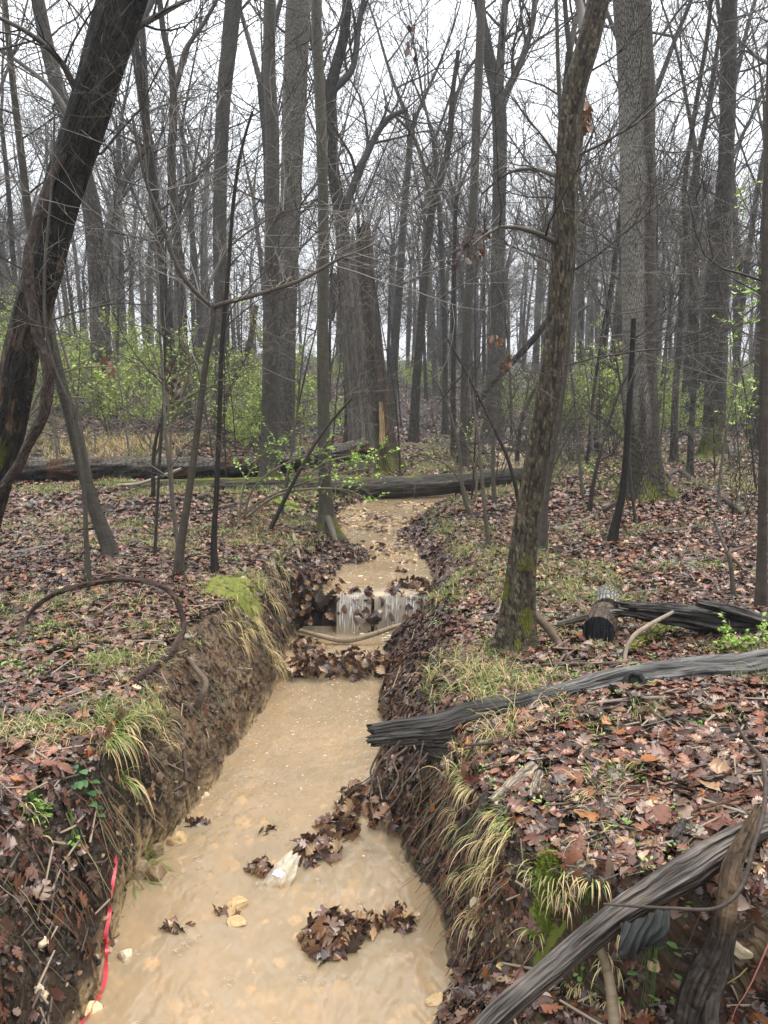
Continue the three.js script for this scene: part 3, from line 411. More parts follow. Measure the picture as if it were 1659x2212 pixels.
heroTree({ name: 'sapling', label: 'dark thin sapling stem in front of the small leaning tree on the left', base: [190, 1258, 14], path: [[186, 1160, 10], [180, 1040, 9], [162, 940, 9], [145, 862, 9], [120, 802, 8], [100, 720, 7], [96, 600, 6], [110, 420, 5], [118, 250, 4]], seed: 22, mat: M.smooth, deep: 0.03, stop: true, twigs: 7, t0: 0.3, reach: 0.9, thick: 0.004 });
heroTree({ name: 'sapling', label: 'sapling forking into one long bright arching branch, left of centre', base: [383, 1242, 20], path: [[389, 1190, 17], [400, 1117, 16], [415, 1017, 15], [430, 900, 14], [445, 780, 13], [460, 668, 12], [440, 648, 10], [405, 610, 10], [372, 550, 9], [350, 480, 8], [318, 400, 7], [300, 330, 6], [285, 250, 5]], seed: 23, mat: M.smooth, deep: 0.03, tone: [0.13, 0.11, 0.085], stop: true, twigs: 9, t0: 0.35, reach: 1.0, thick: 0.005, limbs: [[[460, 664, 11], [485, 655, 10, -0.05], [560, 635, 9, -0.1], [650, 605, 8, -0.15], [730, 560, 6, -0.2], [785, 533, 4, -0.25]], [[440, 648, 7], [470, 575, 6, 0.2], [500, 530, 5, 0.3], [620, 455, 4, 0.5], [760, 440, 3, 0.6]]], limbTwigs: 6, twig: [0.2, 0.18, 0.16] });
heroTree({ name: 'sapling', label: 'straight black sapling beside the moss cushion on the left bank', base: [467, 1243, 17], path: [[462, 1180, 12], [468, 1060, 11], [474, 900, 10], [480, 740, 10], [492, 600, 9], [504, 440, 8], [520, 330, 6], [545, 240, 5]], seed: 24, mat: M.smooth, deep: 0.03, tone: [0.045, 0.038, 0.032], stop: true, twigs: 10, t0: 0.3, reach: 1.1, thick: 0.005 });
heroTree({ name: 'dead_tree', label: 'reddish dead leaning stem left of the close pair', base: [492, 965, 16], path: [[486, 870, 15], [512, 800, 14], [538, 745, 13], [553, 660, 10]], seed: 25, tone: [0.2, 0.11, 0.075], stop: true, mat: M.wood });
heroTree({ name: 'dead_tree', label: 'dark dead trunk leaning right in the wood behind the leaning tree', base: [985, 930, 10], d: 18, path: [[1040, 860, 11], [1100, 790, 13], [1150, 735, 14], [1185, 690, 12]], seed: 26, tone: [0.07, 0.06, 0.055], stop: true });
for (const [i, b, p] of [[0, [570, 1150], [[640, 1030], [700, 930], [760, 860]]], [1, [1070, 1090], [[1065, 1000], [1075, 860], [1100, 720], [1085, 640], [1035, 560]]], [2, [1132, 1115], [[1100, 1000], [1055, 900], [1005, 800], [960, 720]]], [3, [1022, 1115], [[1000, 1060], [990, 960], [960, 860], [930, 800]]], [4, [1270, 1110], [[1285, 1030], [1310, 930], [1345, 830], [1390, 760]]], [5, [1060, 1185], [[1045, 1080], [1035, 960], [1020, 850]]], [6, [1115, 1000], [[1130, 900], [1180, 790], [1215, 700]]], [7, [1590, 1295], [[1575, 1200], [1565, 1180], [1540, 1120]]], [8, [330, 1080], [[335, 960], [360, 880], [395, 850]]]])
  heroTree({ name: 'sapling', label: ['thin stem leaning right over the left bank beside the slim grey tree', 'thin arching stem with hanging dead leaves right of centre', 'thin dark stem slanting left from the right bank beyond the log bridge', 'thin twiggy stem on the right bank just before the log bridge', 'thin stem leaning right in front of the dead black stem', 'short thin upright stem on the right bank above the riffle', 'thin stem slanting right behind the leaning tree', 'short crooked dead stick standing at the right above the charred log', 'thin stem with few twigs on the left flat before the mossy log'][i], base: [...b, 10], path: p.map(([x, y], k) => [x, y, 8 - k * 1.3, 0.1 * k]), seed: 40 + i, stop: true, mat: M.smooth, deep: 0.03, tone: [[0.06, 0.05, 0.04], [0.17, 0.15, 0.12]][i % 2], twigs: 6, t0: 0.3, reach: 0.9, thick: 0.004, sides: 8 });

// ---- broken snag
{
  const b = onGround(812, 1016), d = -b.z, g = thing('tree_snag', 'thick grey dead trunk with a broken top and split sides beyond the log bridge', 'dead tree', b), G = new Geo(); G.base.copy(b);
  const K = [[812, 1030, 118], [808, 985, 104], [800, 900, 92], [786, 760, 84], [776, 640, 76], [768, 560, 70], [766, 512, 62]].map(([x, y]) => at(x, y, d)), [P, Q] = spline(K, [118, 104, 92, 84, 76, 70, 62].map((w) => w / 2 * mpp(d)), 0.07), S = 64;
  const start = G.count;
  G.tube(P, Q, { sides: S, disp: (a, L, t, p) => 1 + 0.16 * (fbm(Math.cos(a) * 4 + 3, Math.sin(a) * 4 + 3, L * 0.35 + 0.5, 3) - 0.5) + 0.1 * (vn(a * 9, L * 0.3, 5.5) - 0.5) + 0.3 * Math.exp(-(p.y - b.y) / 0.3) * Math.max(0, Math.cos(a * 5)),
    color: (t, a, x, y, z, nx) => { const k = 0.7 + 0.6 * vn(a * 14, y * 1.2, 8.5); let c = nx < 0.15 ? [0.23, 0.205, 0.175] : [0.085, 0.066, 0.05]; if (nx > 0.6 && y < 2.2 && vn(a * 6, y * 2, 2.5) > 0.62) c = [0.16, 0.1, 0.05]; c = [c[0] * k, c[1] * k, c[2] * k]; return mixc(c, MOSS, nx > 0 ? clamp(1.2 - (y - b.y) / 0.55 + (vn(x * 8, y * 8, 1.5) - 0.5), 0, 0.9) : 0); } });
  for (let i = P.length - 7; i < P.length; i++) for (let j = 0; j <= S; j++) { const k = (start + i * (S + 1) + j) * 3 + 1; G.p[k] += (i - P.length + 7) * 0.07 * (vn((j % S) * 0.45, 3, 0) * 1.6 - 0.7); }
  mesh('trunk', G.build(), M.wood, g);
  const shard = (keys, w, c) => { const s = new Geo(); s.base.copy(b); const kk = keys.map(([x, y, dd]) => at(x, y, d + dd)), [p, q] = spline(kk, kk.map((_, i) => w * mpp(d) * (1 - 0.75 * i / kk.length)), 0.15); s.tube(p, q, { sides: 6, color: c, disp: (a, L) => 0.6 + 0.8 * vn(a * 3, L * 3, 4.5), cap1: true }); mesh('splinter', s.build(), M.wood, g); };
  shard([[826, 960, -0.45], [824, 900, -0.42], [822, 868, -0.4]], 7, [0.62, 0.43, 0.22]); shard([[745, 700, 0], [728, 640, 0], [722, 590, 0]], 9, [0.2, 0.17, 0.15]); shard([[712, 690, 0], [735, 600, 0], [752, 540, 0]], 9, [0.1, 0.085, 0.08]); shard([[750, 560, -0.3], [744, 520, -0.3], [738, 500, -0.3]], 10, [0.12, 0.1, 0.09]); shard([[785, 545, 0.2], [790, 505, 0.2], [793, 480, 0.2]], 8, [0.13, 0.11, 0.1]);
}
const clearAt = (px, py, d, up = 0.015) => { let p; for (let k = d; k > d * 0.6; k -= 0.015) { p = at(px, py, k); if (p.y > height(p.x, k) + up) break; } return p; };   // the same ray, nearer, where it is clear of the ground
// ---- vines
function vine(name, label, keys, w, o = {}) { const K = keys.map((k) => (o.clear ? clearAt(...k, 0.04) : at(...k))), g = thing(name, label, o.category ?? 'vine', K[0].clone()), G = new Geo(); G.base.copy(K[0]); const d = -K[0].z, [P, Q] = spline(K, K.map((_, i) => (Array.isArray(w) ? w[i] : w) / 2 * mpp(d)), 0.035); P.forEach((p, i) => { p.x += 0.02 * (vn(i * 0.19, 3.3, 0) - 0.5); p.y += 0.022 * (vn(i * 0.17, 8.1, 0) - 0.5); }); G.tube(P, Q, { sides: 16, disp: (a, L) => 1 + 0.4 * (vn(a * 2.4, L * 7, 6.5) - 0.5) + 0.25 * (vn(L * 5, 2, 0) - 0.5), color: (t, a, x, y, z) => { const k = 0.7 + 0.6 * vn(a * 5, y * 20, 9.5), c = o.color ?? [0.085, 0.062, 0.052]; return [c[0] * k, c[1] * k, c[2] * k]; }, cap0: true, cap1: true, capColor: [0.12, 0.08, 0.06] }); mesh('stem', G.build(), M.furrow, g); return g; }
vine('grape_vine', 'thick grey vine hanging in front of the leaning trunk on the left', [[140, 330, 6.4], [95, 430, 6.3], [62, 560, 6.15], [66, 640, 6.1], [88, 740, 6.05], [104, 805, 6.0], [95, 890, 6.0], [62, 960, 6.0], [25, 1030, 6.0], [-30, 1100, 6.0]], [15, 17, 19, 20, 21, 26, 20, 20, 19, 18]);
{ const hd = 5.05; vine('vine_hoop', 'bare brown vine arching in a big loop over the left bank', [[40, 1395, hd + 0.15], [55, 1345, hd + 0.1], [80, 1310, hd], [120, 1282, hd], [200, 1260, hd], [280, 1251, hd], [345, 1266, hd - 0.02], [385, 1302, hd - 0.06], [397, 1350, hd - 0.1], [378, 1398, hd - 0.15], [340, 1434, hd - 0.25], [293, 1470, hd - 0.4]], [11, 12, 13, 13, 13, 13, 14, 15, 16, 15, 14, 14], { color: [0.1, 0.066, 0.054], clear: true }); }

// ---- trees of the wood behind
const PROTO = []; for (let i = 0; i < 8; i++) PROTO.push(bareTree(700 + i * 13, 15 + i * 1.1, 0.1 + 0.022 * i, [0, 6, 5, 3], { limbs: 5, tone: [[0.115, 0.1, 0.085], [0.16, 0.15, 0.135], [0.09, 0.08, 0.07]][i % 3] }));
const SLIM = []; for (let i = 0; i < 4; i++) SLIM.push(bareTree(900 + i * 17, 9 + i, 0.045 + 0.012 * i, [0, 5, 4, 3], { limbs: 5, fork: 0.55 }));
{
  const r = rng(31337), spots = [], used = []; scene.traverse((o) => { if (o.userData.foot) used.push([o.position.x, -o.position.z]); });
  const free = (x, d, gap) => !(x > toeL(d) - 0.5 && x < toeR(d) + 0.5 && d < 45) && used.every(([a, b]) => Math.hypot(a - x, b - d) > gap);
  for (let i = 0, n = 0; i < 4000 && n < 42; i++) { const d = 19 + 38 * Math.pow(r(), 0.75), x = (r() * 2 - 1) * d * 0.56; if (!free(x, d, 1.6)) continue; used.push([x, d]); spots.push([x, d, 0]); n++; }
  for (let i = 0, n = 0; i < 4000 && n < 24; i++) { const d = 15.5 + 30 * Math.pow(r(), 0.8), x = (r() * 2 - 1) * d * 0.56; if (!free(x, d, 1.2)) continue; used.push([x, d]); spots.push([x, d, 1]); n++; }
  const src = {};
  for (const [x, d, kind] of spots) {
    const k = Math.floor(r() * (kind ? 4 : 8)), key = kind + '_' + k, [tg, cg] = (kind ? SLIM : PROTO)[k]; let g;
    const where = (d > 36 ? 'in the far background ' : 'in the middle distance ') + (x / d < -0.2 ? 'on the left hillside' : x / d < 0.15 ? 'straight up the creek' : 'beyond the right bank'), label = (kind ? 'thin bare young' : ['brown', 'pale grey', 'dark'][k % 3] + ' leafless forest') + ' tree ' + where, group = label + 's';
    if (src[key]) { g = src[key].clone(); g.name = numbered(kind ? 'young_tree' : 'forest_tree'); scene.add(g); tag(g, label, 'tree', group); }
    else { g = src[key] = thing(kind ? 'young_tree' : 'forest_tree', label, 'tree', null, group); mesh('trunk', tg, M.furrow, g); mesh('crown', cg, M.twig, g); }
    g.position.set(x, height(x, d), -d); g.rotation.y = r() * 6.283; const s = 0.85 + 0.35 * r(); g.scale.set(s, s * (0.95 + 0.2 * r()), s);
  }
  // the far wood, one mass
  const far = []; for (let i = 0; i < 3; i++) { const [a, b] = bareTree(1200 + i, 17 + i, 0.17 + 0.03 * i, [0, 6, 4, 3], { limbs: 5 }); far.push(mergeGeometries([a, b])); }
  const wood = new THREE.Group(); wood.name = 'distant_woodland'; wood.userData.kind = 'stuff'; scene.add(wood); tag(wood, 'hazy mass of bare grey trees far behind the creek', 'woodland');
  far.forEach((geo, k) => { const n = 85, m = new THREE.InstancedMesh(geo, M.twig, n), q = new THREE.Quaternion(); m.name = 'far_trees'; m.userData.kind = 'stuff'; for (let i = 0; i < n; i++) { const d = 58 + 85 * r(), x = (r() * 2 - 1) * d * 0.58, s = 0.85 + 0.4 * r(); m.setMatrixAt(i, new THREE.Matrix4().compose(V(x, height(x, d) - 0.2, -d), q.setFromAxisAngle(V(0, 1, 0), r() * 6.283), V(s, s, s))); } wood.add(m); });
}

// ---- undergrowth: bare brush, green leafing shrubs
function shrub(seed, H, stems, leaves, col) { // [stems, foliage]
  const r = rng(seed), S = new Geo(), L = new Geo();
  for (let i = 0; i < stems; i++) {
    const a = r() * 6.283, dir = V(Math.cos(a) * (0.25 + 0.5 * r()), 1, Math.sin(a) * (0.25 + 0.5 * r())), n = 6, P = wander(r, V((r() - 0.5) * 0.25, -0.05, (r() - 0.5) * 0.25), dir, H * (0.7 + 0.5 * r()), n, 0.28, -0.3), R = taper(n, 0.011 + 0.006 * r(), 0.003); S.tube(P, R, { sides: 4, color: TWIG });
    for (let k = 0; k < 9; k++) { const s = 1.4 + r() * (n - 1.5), j = Math.floor(s), p = P[j].clone().lerp(P[j + 1], s - j), ax = P[j + 1].clone().sub(P[j]).normalize(), Q = wander(r, p, around(r, ax, 0.7 + 0.5 * r()), H * (0.18 + 0.25 * r()), 3, 0.35, 0.05); S.tube(Q, [0.005, 0.004, 0.003, 0.002], { sides: 3, color: TWIG });
      for (let q = 0; q < 3; q++) { const w = Q[1 + q % 3], Z = wander(r, w, around(r, ax, 0.9), H * 0.12, 2, 0.4, 0); S.tube(Z, [0.003, 0.0025, 0.0018], { sides: 3, color: TWIG }); }
      for (let q = 0; q < leaves; q++) { const t = 0.15 + r() * 2.8, u = Math.min(2, Math.floor(t)), w = Q[u].clone().lerp(Q[u + 1], t - u); const c = mixc(col[0], col[1], r()), sz = 0.05 + 0.04 * r(); L.leaf(w.x + (r() - 0.5) * 0.16, w.y + (r() - 0.5) * 0.13, w.z + (r() - 0.5) * 0.16, V(r() - 0.5, r() * 0.5 - 0.1, r() - 0.5).normalize(), sz, sz * 0.36, c, r() * 6); } }
  }
  return [S.build(), leaves ? L.build() : null];
}
{
  const r = rng(555), GREEN = [[0.32, 0.42, 0.08], [0.5, 0.58, 0.18]], P = [0, 1, 2, 3].map((i) => shrub(60 + i, 2 + 0.35 * i, 8, 34, GREEN)), B = [0, 1, 2].map((i) => shrub(80 + i, 1.5 + 0.6 * i, 9, 0, GREEN)), src = [];
  for (let i = 0, n = 0; i < 900 && n < 46; i++) {
    const left = n < 27, d = left ? 19 + 15 * r() : 20 + 24 * r(), x = d * (left ? -0.54 + 0.5 * Math.pow(r(), 1.25) : 0.06 + 0.48 * r()); if (d < 45 && x > toeL(d) - 0.6 && x < toeR(d) + 0.6) continue; const k = n % 4; n++;
    const label = 'pale green leafing shrub ' + (d > 28 ? 'far back ' : '') + (left ? (x / d < -0.35 ? 'at the left edge of the hillside' : x / d < -0.2 ? 'in the middle of the left hillside' : 'on the hillside behind the close trunk pair') : x / d < 0.2 ? 'behind the right bank near the creek' : x / d < 0.36 ? 'behind the big two-toned tree' : 'at the far right of the wood'), group = label; let g;
    if (src[k]) { g = src[k].clone(); g.name = numbered('green_shrub'); scene.add(g); tag(g, label, 'shrub', group); } else { g = src[k] = thing('green_shrub', label, 'shrub', null, group); mesh('stems', P[k][0], M.twig, g); mesh('foliage', P[k][1], M.leaf, g); }
    g.position.set(x, height(x, d), -d); g.rotation.y = r() * 6.283; const s = 0.5 + 0.85 * r(); g.scale.set(s, s * (0.8 + 0.5 * r()), s);
  }
  const stuff = (name, label, cat, pieces, n, place) => { const g = new THREE.Group(); g.name = name; g.userData.kind = 'stuff'; scene.add(g); tag(g, label, cat); for (const [geo, mat, nm, k0, kn] of pieces) { const m = new THREE.InstancedMesh(geo, mat, Math.ceil((n - k0) / kn)), q = new THREE.Quaternion(); m.name = nm; m.userData.kind = 'stuff'; let c = 0; for (let i = k0; i < n; i += kn) { const [x, d, s, a] = place(i); m.setMatrixAt(c++, new THREE.Matrix4().compose(V(x, height(x, d), -d), q.setFromAxisAngle(V(0, 1, 0), a), V(s, s, s))); } m.count = c; g.add(m); } return g; };
  const brush = (i) => { const h = rng(9000 + i), d = 14 + 48 * Math.pow(h(), 1.1); let x = (h() * 2 - 1) * d * 0.56; if (d < 45 && x > toeL(d) - 0.4 && x < toeR(d) + 0.4) x += 1.5; return [x, d, 0.7 + 0.8 * h(), h() * 6.283]; };
  stuff('brush_thicket', 'bare brown twiggy brush between the trunks of the wood', 'brush', B.map(([g], k) => [g, M.twig, 'bare_brush', k, 3]), 30, brush);
  const farGreen = (i) => { const h = rng(12000 + i), d = 33 + 36 * h(); let x = (h() * 2 - 1) * d * 0.56; for (let k = 0; k < 20 && fbm(x * 0.11 + 3, d * 0.06, 0, 2) < 0.53; k++) x = (h() * 2 - 1) * d * 0.56; return [x, d, 0.5 + 1.1 * h() * h(), h() * 6.283]; };
  stuff('distant_undergrowth', 'pale green haze of leafing bushes far behind the trunks', 'undergrowth', [[P[1][0], M.twig, 'far_stems', 0, 1], [P[1][1], M.leaf, 'far_leaves', 0, 1]], 80, farGreen);
}
// ------------------------------------------------------------------ logs and sticks
const mppAt = (px, py, d) => d / ray(px, py)[2] / F;
const gp = (px, py, lift = 0) => { const p = onGround(px, py); p.y += lift; return p; };
const speck = (c, f = 9) => (t, a, x, y, z) => { const k = 0.65 + 0.7 * fbm(x * f, y * f, z * f + 0.5, 3); return [c[0] * k, c[1] * k, c[2] * k]; };
// keys: [px, py, d, width px] (d = 0: lies on the ground under that pixel)
function log(name, label, category, keys, o = {}) {
  const K = [], R = []; for (const [px, py, d, w] of keys) { let p; if (d) { p = at(px, py, d); R.push(w / 2 * mppAt(px, py, d)); } else { p = onGround(px, py); const r = w / 2 * mppAt(px, py, -p.z); p.y += r * (o.sink ?? 0.7); R.push(r); } K.push(p); }
  if (o.rest) K.forEach((p, i) => { const h = height(p.x, -p.z) + R[i] * o.rest; if (p.y < h) p.y = h; });
  const g = thing(name, label, category, K[0].clone(), o.group), G = new Geo(), [P, Q] = spline(K, R, o.step ?? Math.max(0.02, 0.008 * -K[0].z)); G.base.copy(K[0]);
  const deep = o.deep ?? 0.15, sd = o.seed ?? label.length; // furrows run along the grain
  G.tube(P, Q, { sides: o.sides ?? (R[0] > 0.02 ? 32 : 8), disp: (a, L) => 1 + deep * 1.6 * (fbm(Math.cos(a) * 2.2 + sd, Math.sin(a) * 2.2 + 9, L * (o.wave ?? 2) + 0.5, 3) - 0.5) + deep * (vn(a * 6 + L * (o.twist ?? 0.8), L * (o.grain ?? 1.2), sd + 0.5) - 0.5) + deep * 0.55 * (vn(a * 13 + L, L * 2.6 * (o.grain ?? 1.2), sd + 3.5) - 0.5), groove: o.sides > 30 ? (a, L) => 0.3 + 0.75 * vn(a * 13 + L, L * 2.6 * (o.grain ?? 1.2), sd + 3.5) + 0.65 * vn(a * 24 + L * 2, L * 3, sd + 7.5) : undefined, color: o.color ?? speck(o.tone ?? [0.1, 0.085, 0.07]), cap0: true, cap1: true, jag0: o.jag0, jag1: o.jag1, capColor: o.capColor ?? [0.045, 0.038, 0.034], bulge: o.bulge ?? 0.15 });
  mesh(o.part ?? 'wood', G.build(), o.mat ?? M.wood, g); g.userData.P = P; g.userData.Q = Q; return g;
}
const mossTop = (c, amt, f = 6) => (t, a, x, y, z, nx, ny) => { const k = 0.65 + 0.7 * fbm(x * f, y * f, z * f + 0.5, 3), q = smoothstep(ny + 1.2 * (fbm(x * 4, y * 4, z * 4 + 0.5, 3) - 0.5), 0.75 - amt, 1.15 - amt); return mixc([c[0] * k, c[1] * k, c[2] * k], [MOSS[0] * (0.7 + k * 0.4), MOSS[1] * (0.7 + k * 0.4), MOSS[2]], q); };
log('rotting_log', 'thick rotting log with peeling dark bark lying across the left flat', 'log', [[25, 1014, 14.2, 44], [160, 1012, 14.2, 48], [320, 1014, 14.2, 50], [480, 1012, 14.3, 47], [600, 1002, 14.5, 42], [700, 987, 14.9, 38], [790, 968, 15.5, 40]], { sides: 40, deep: 0.4, grain: 5, wave: 4, mat: M.plate, rest: 0.6, color: (t, a, x, y, z, nx, ny) => { const k = 0.6 + 0.8 * fbm(x * 6, y * 9, z * 6 + 0.5, 3), v = fbm(x * 2.2, y * 6, 4.5, 3); const c = ny > 0.45 && v < 0.55 ? [0.14, 0.125, 0.11] : v > 0.55 ? [0.1, 0.05, 0.028] : [0.032, 0.026, 0.022]; return [c[0] * k, c[1] * k, c[2] * k]; } });
log('log_bridge', 'long mossy fallen log lying across the creek like a bridge', 'log', [[30, 1066, 13.2, 30], [250, 1058, 13.2, 34], [420, 1053, 13.2, 36], [560, 1052, 13.2, 40], [715, 1054, 13.2, 47], [850, 1051, 13.3, 47], [967, 1045, 13.5, 45], [1031, 1038, 13.7, 41], [1106, 1028, 14, 36], [1145, 1024, 14.1, 30]], { sides: 36, deep: 0.2, color: (t, a, x, y, z, nx, ny) => mossTop([0.07, 0.06, 0.05], x < -1 ? 0.12 : -0.1, 4)(t, a, x, y, z, nx, ny) });
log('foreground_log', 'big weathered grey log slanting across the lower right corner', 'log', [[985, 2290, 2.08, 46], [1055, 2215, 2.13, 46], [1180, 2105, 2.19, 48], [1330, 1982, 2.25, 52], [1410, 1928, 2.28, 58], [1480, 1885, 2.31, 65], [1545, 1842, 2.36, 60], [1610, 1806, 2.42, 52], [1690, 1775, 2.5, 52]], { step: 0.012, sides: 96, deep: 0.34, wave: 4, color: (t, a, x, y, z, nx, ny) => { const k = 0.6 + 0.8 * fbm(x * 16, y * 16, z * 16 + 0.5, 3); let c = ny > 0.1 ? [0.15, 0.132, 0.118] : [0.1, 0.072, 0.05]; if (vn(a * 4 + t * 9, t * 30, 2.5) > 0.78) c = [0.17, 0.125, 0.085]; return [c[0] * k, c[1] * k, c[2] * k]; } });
log('standing_root', 'gnarled brown branch propped upright against the foreground log', 'root', [[1640, 1745, 2.42, 20], [1618, 1790, 2.36, 28], [1582, 1870, 2.27, 36], [1567, 1965, 2.22, 39], [1548, 2045, 2.19, 45], [1510, 2115, 2.17, 58], [1490, 2170, 2.14, 55], [1472, 2260, 2.1, 47]], { step: 0.012, sides: 88, deep: 0.42, wave: 5, grain: 3, mat: M.furrow, color: (t, a, x, y, z) => { const k = 0.55 + 0.9 * fbm(x * 22, y * 14, z * 22 + 0.5, 3), c = mixc([0.12, 0.08, 0.05], [0.045, 0.034, 0.027], smoothstep(t + 0.3 * (fbm(x * 14, y * 9, 2.5, 3) - 0.5), 0.3, 0.6)); return [c[0] * k, c[1] * k, c[2] * k]; } });
log('standing_root', 'twisted dark root beside the propped branch in the lower right corner', 'root', [[1580, 1990, 2.25, 30], [1560, 2090, 2.2, 34], [1535, 2180, 2.12, 34], [1540, 2270, 2.06, 36]], { step: 0.015, deep: 0.4, mat: M.furrow, tone: [0.07, 0.055, 0.045] });
log('decayed_log', 'orange brown decayed log end at the right edge under the propped branch', 'log', [[1600, 1862, 2.52, 90], [1660, 1850, 2.55, 110], [1760, 1830, 2.6, 120]], { deep: 0.3, tone: [0.19, 0.105, 0.05], capColor: [0.05, 0.035, 0.025] });
{ // dark log across the right bank, with a knot hole
  const g = log('bank_log', 'dark grey log with a knot hole, its split end hanging over the creek', 'log', [[808, 1588, 3.72, 44], [850, 1582, 3.71, 52], [900, 1577, 3.7, 54], [960, 1572, 3.68, 60], [1020, 1556, 3.68, 58], [1100, 1533, 3.72, 48], [1180, 1513, 3.79, 42], [1260, 1500, 3.86, 48], [1340, 1486, 3.92, 58], [1420, 1482, 3.95, 60], [1500, 1480, 3.97, 62], [1600, 1480, 4.0, 72], [1700, 1478, 4.02, 80], [1820, 1474, 4.05, 84]], { step: 0.02, jag0: 0.045, sides: 96, deep: 0.34, wave: 3.4, twist: 1.6, rest: 0.35, color: (t, a, x, y, z, nx, ny) => { const k = 0.55 + 0.9 * fbm(x * 9, y * 12, z * 12 + 0.5, 3), c = x > 0.75 ? [0.17, 0.166, 0.163] : [0.075, 0.068, 0.062]; return [c[0] * k, c[1] * k, c[2] * k]; } });
  const p = at(1371, 1472, 3.84), rim = new THREE.TorusGeometry(0.042, 0.016, 12, 28); { const q = rim.attributes.position; for (let i = 0; i < q.count; i++) { const k = 1 + 0.3 * (vn(q.getX(i) * 60, q.getY(i) * 60, 3.5) - 0.5); q.setXYZ(i, q.getX(i) * k, q.getY(i) * k * 0.9, q.getZ(i) * 1.6); } rim.computeVertexNormals(); }
  rim.setAttribute('color', new THREE.Float32BufferAttribute(new Array(rim.attributes.position.count * 3).fill(0.07), 3));
  const k = mesh('knot_rim', rim, M.wood, g); k.position.copy(p).sub(g.position); k.rotation.x = -0.5; k.rotation.y = -0.35;
  const cup = new THREE.SphereGeometry(0.037, 16, 10); const h = mesh('knot_hole', cup, new THREE.MeshStandardMaterial({ color: new THREE.Color(0.012, 0.01, 0.009), roughness: 0.9 }), g); h.position.copy(k.position).add(V(0.004, 0, -0.012)); h.scale.set(1, 0.85, 0.5); h.rotation.copy(k.rotation);
  log('bank_log', 'black rotten root mass under the hanging end of the knot-hole log', 'root', [[1030, 1600, 3.62, 50], [970, 1612, 3.62, 60], [905, 1608, 3.66, 34]], { deep: 0.4, tone: [0.045, 0.036, 0.03], mat: M.furrow });
}
log('charred_log', 'black charred split log lying at the right edge', 'log', [[1368, 1318, 4.75, 30], [1400, 1322, 4.74, 44], [1480, 1332, 4.72, 50], [1560, 1346, 4.7, 50], [1640, 1360, 4.68, 50], [1740, 1372, 4.66, 52]], { step: 0.02, jag0: 0.16, sides: 80, deep: 0.5, grain: 0.8, wave: 3, rest: 0.6, mat: M.charred, tone: [0.045, 0.04, 0.037] });
log('charred_log', 'long black splinter lying along the top of the charred log', 'wood', [[1505, 1302, 4.66, 14], [1570, 1318, 4.64, 24], [1640, 1340, 4.62, 26], [1700, 1350, 4.62, 20]], { deep: 0.5, mat: M.charred, tone: [0.05, 0.046, 0.043] });
log('broken_branch', 'grey splintered branch lying behind the black sawn log end', 'branch', [[1205, 1348, 4.98, 12], [1290, 1330, 4.9, 16], [1360, 1322, 4.88, 20], [1390, 1316, 4.86, 12]], { deep: 0.5, tone: [0.14, 0.125, 0.11] });
// sawn pieces
function sawn(label, a, b, ra, rb, color, endColor, mat = M.plate) {
  const g = thing('sawn_log', label, 'log', a.clone()), G = new Geo(); G.base.copy(a); const P = [], Q = []; for (let i = 0; i <= 16; i++) { P.push(a.clone().lerp(b, i / 16)); Q.push(lerp(ra, rb, i / 16)); }
  G.tube(P, Q, { sides: 40, disp: (an, L) => 1 + 0.14 * (fbm(Math.cos(an) * 2 + ra * 99, Math.sin(an) * 2, L * 5 + 0.5, 3) - 0.5), color, cap1: true, capColor: [0.05, 0.04, 0.03] }); mesh('bark', G.build(), mat, g);
  const E = new THREE.CircleGeometry(ra * 1.0, 40, 0), ep = [], U = [], N = [], I = [], C = [], rings = 14, S = 48; // cut face with rings and cracks
  const dir = a.clone().sub(b).normalize(), q = new THREE.Quaternion().setFromUnitVectors(V(0, 0, 1), dir);
  for (let i = 0; i <= rings; i++) for (let j = 0; j <= S; j++) { const an = j / S * 6.283, r = ra * (i / rings) * (1 + 0.1 * (fbm(Math.cos(an) * 2 + ra * 99, Math.sin(an) * 2, 0.5, 3) - 0.5)), crack = Math.min(...[0.4, 1.9, 2.7, 4.1, 5.3].map((c) => Math.abs(((an - c + 9.425) % 6.283) - 3.1416))) , z = -0.008 * smoothstep(0.09 - crack, 0, 0.07) * (i > 0 ? 1 : 0) + 0.0015 * Math.sin(i * 2.6) - 0.002 * i / rings; ep.push(r * Math.cos(an), r * Math.sin(an), z + 0.002); U.push(r * Math.cos(an), r * Math.sin(an)); const k = 0.75 + 0.5 * vn(i * 0.9, j * 0.4, 3.5); C.push(endColor[0] * k, endColor[1] * k, endColor[2] * k); }
  for (let i = 0; i < rings; i++) for (let j = 0; j < S; j++) { const m = i * (S + 1) + j, n = m + S + 1; I.push(m, n, m + 1, m + 1, n, n + 1); }
  const eg = new THREE.BufferGeometry(); eg.setAttribute('position', new THREE.Float32BufferAttribute(ep, 3)); eg.setAttribute('uv', new THREE.Float32BufferAttribute(U, 2)); eg.setAttribute('color', new THREE.Float32BufferAttribute(C, 3)); eg.setIndex(I); eg.computeVertexNormals();
  const m = mesh('cut_face', eg, M.charred, g); m.quaternion.copy(q); m.position.copy(dir).multiplyScalar(0.004); return g;
}
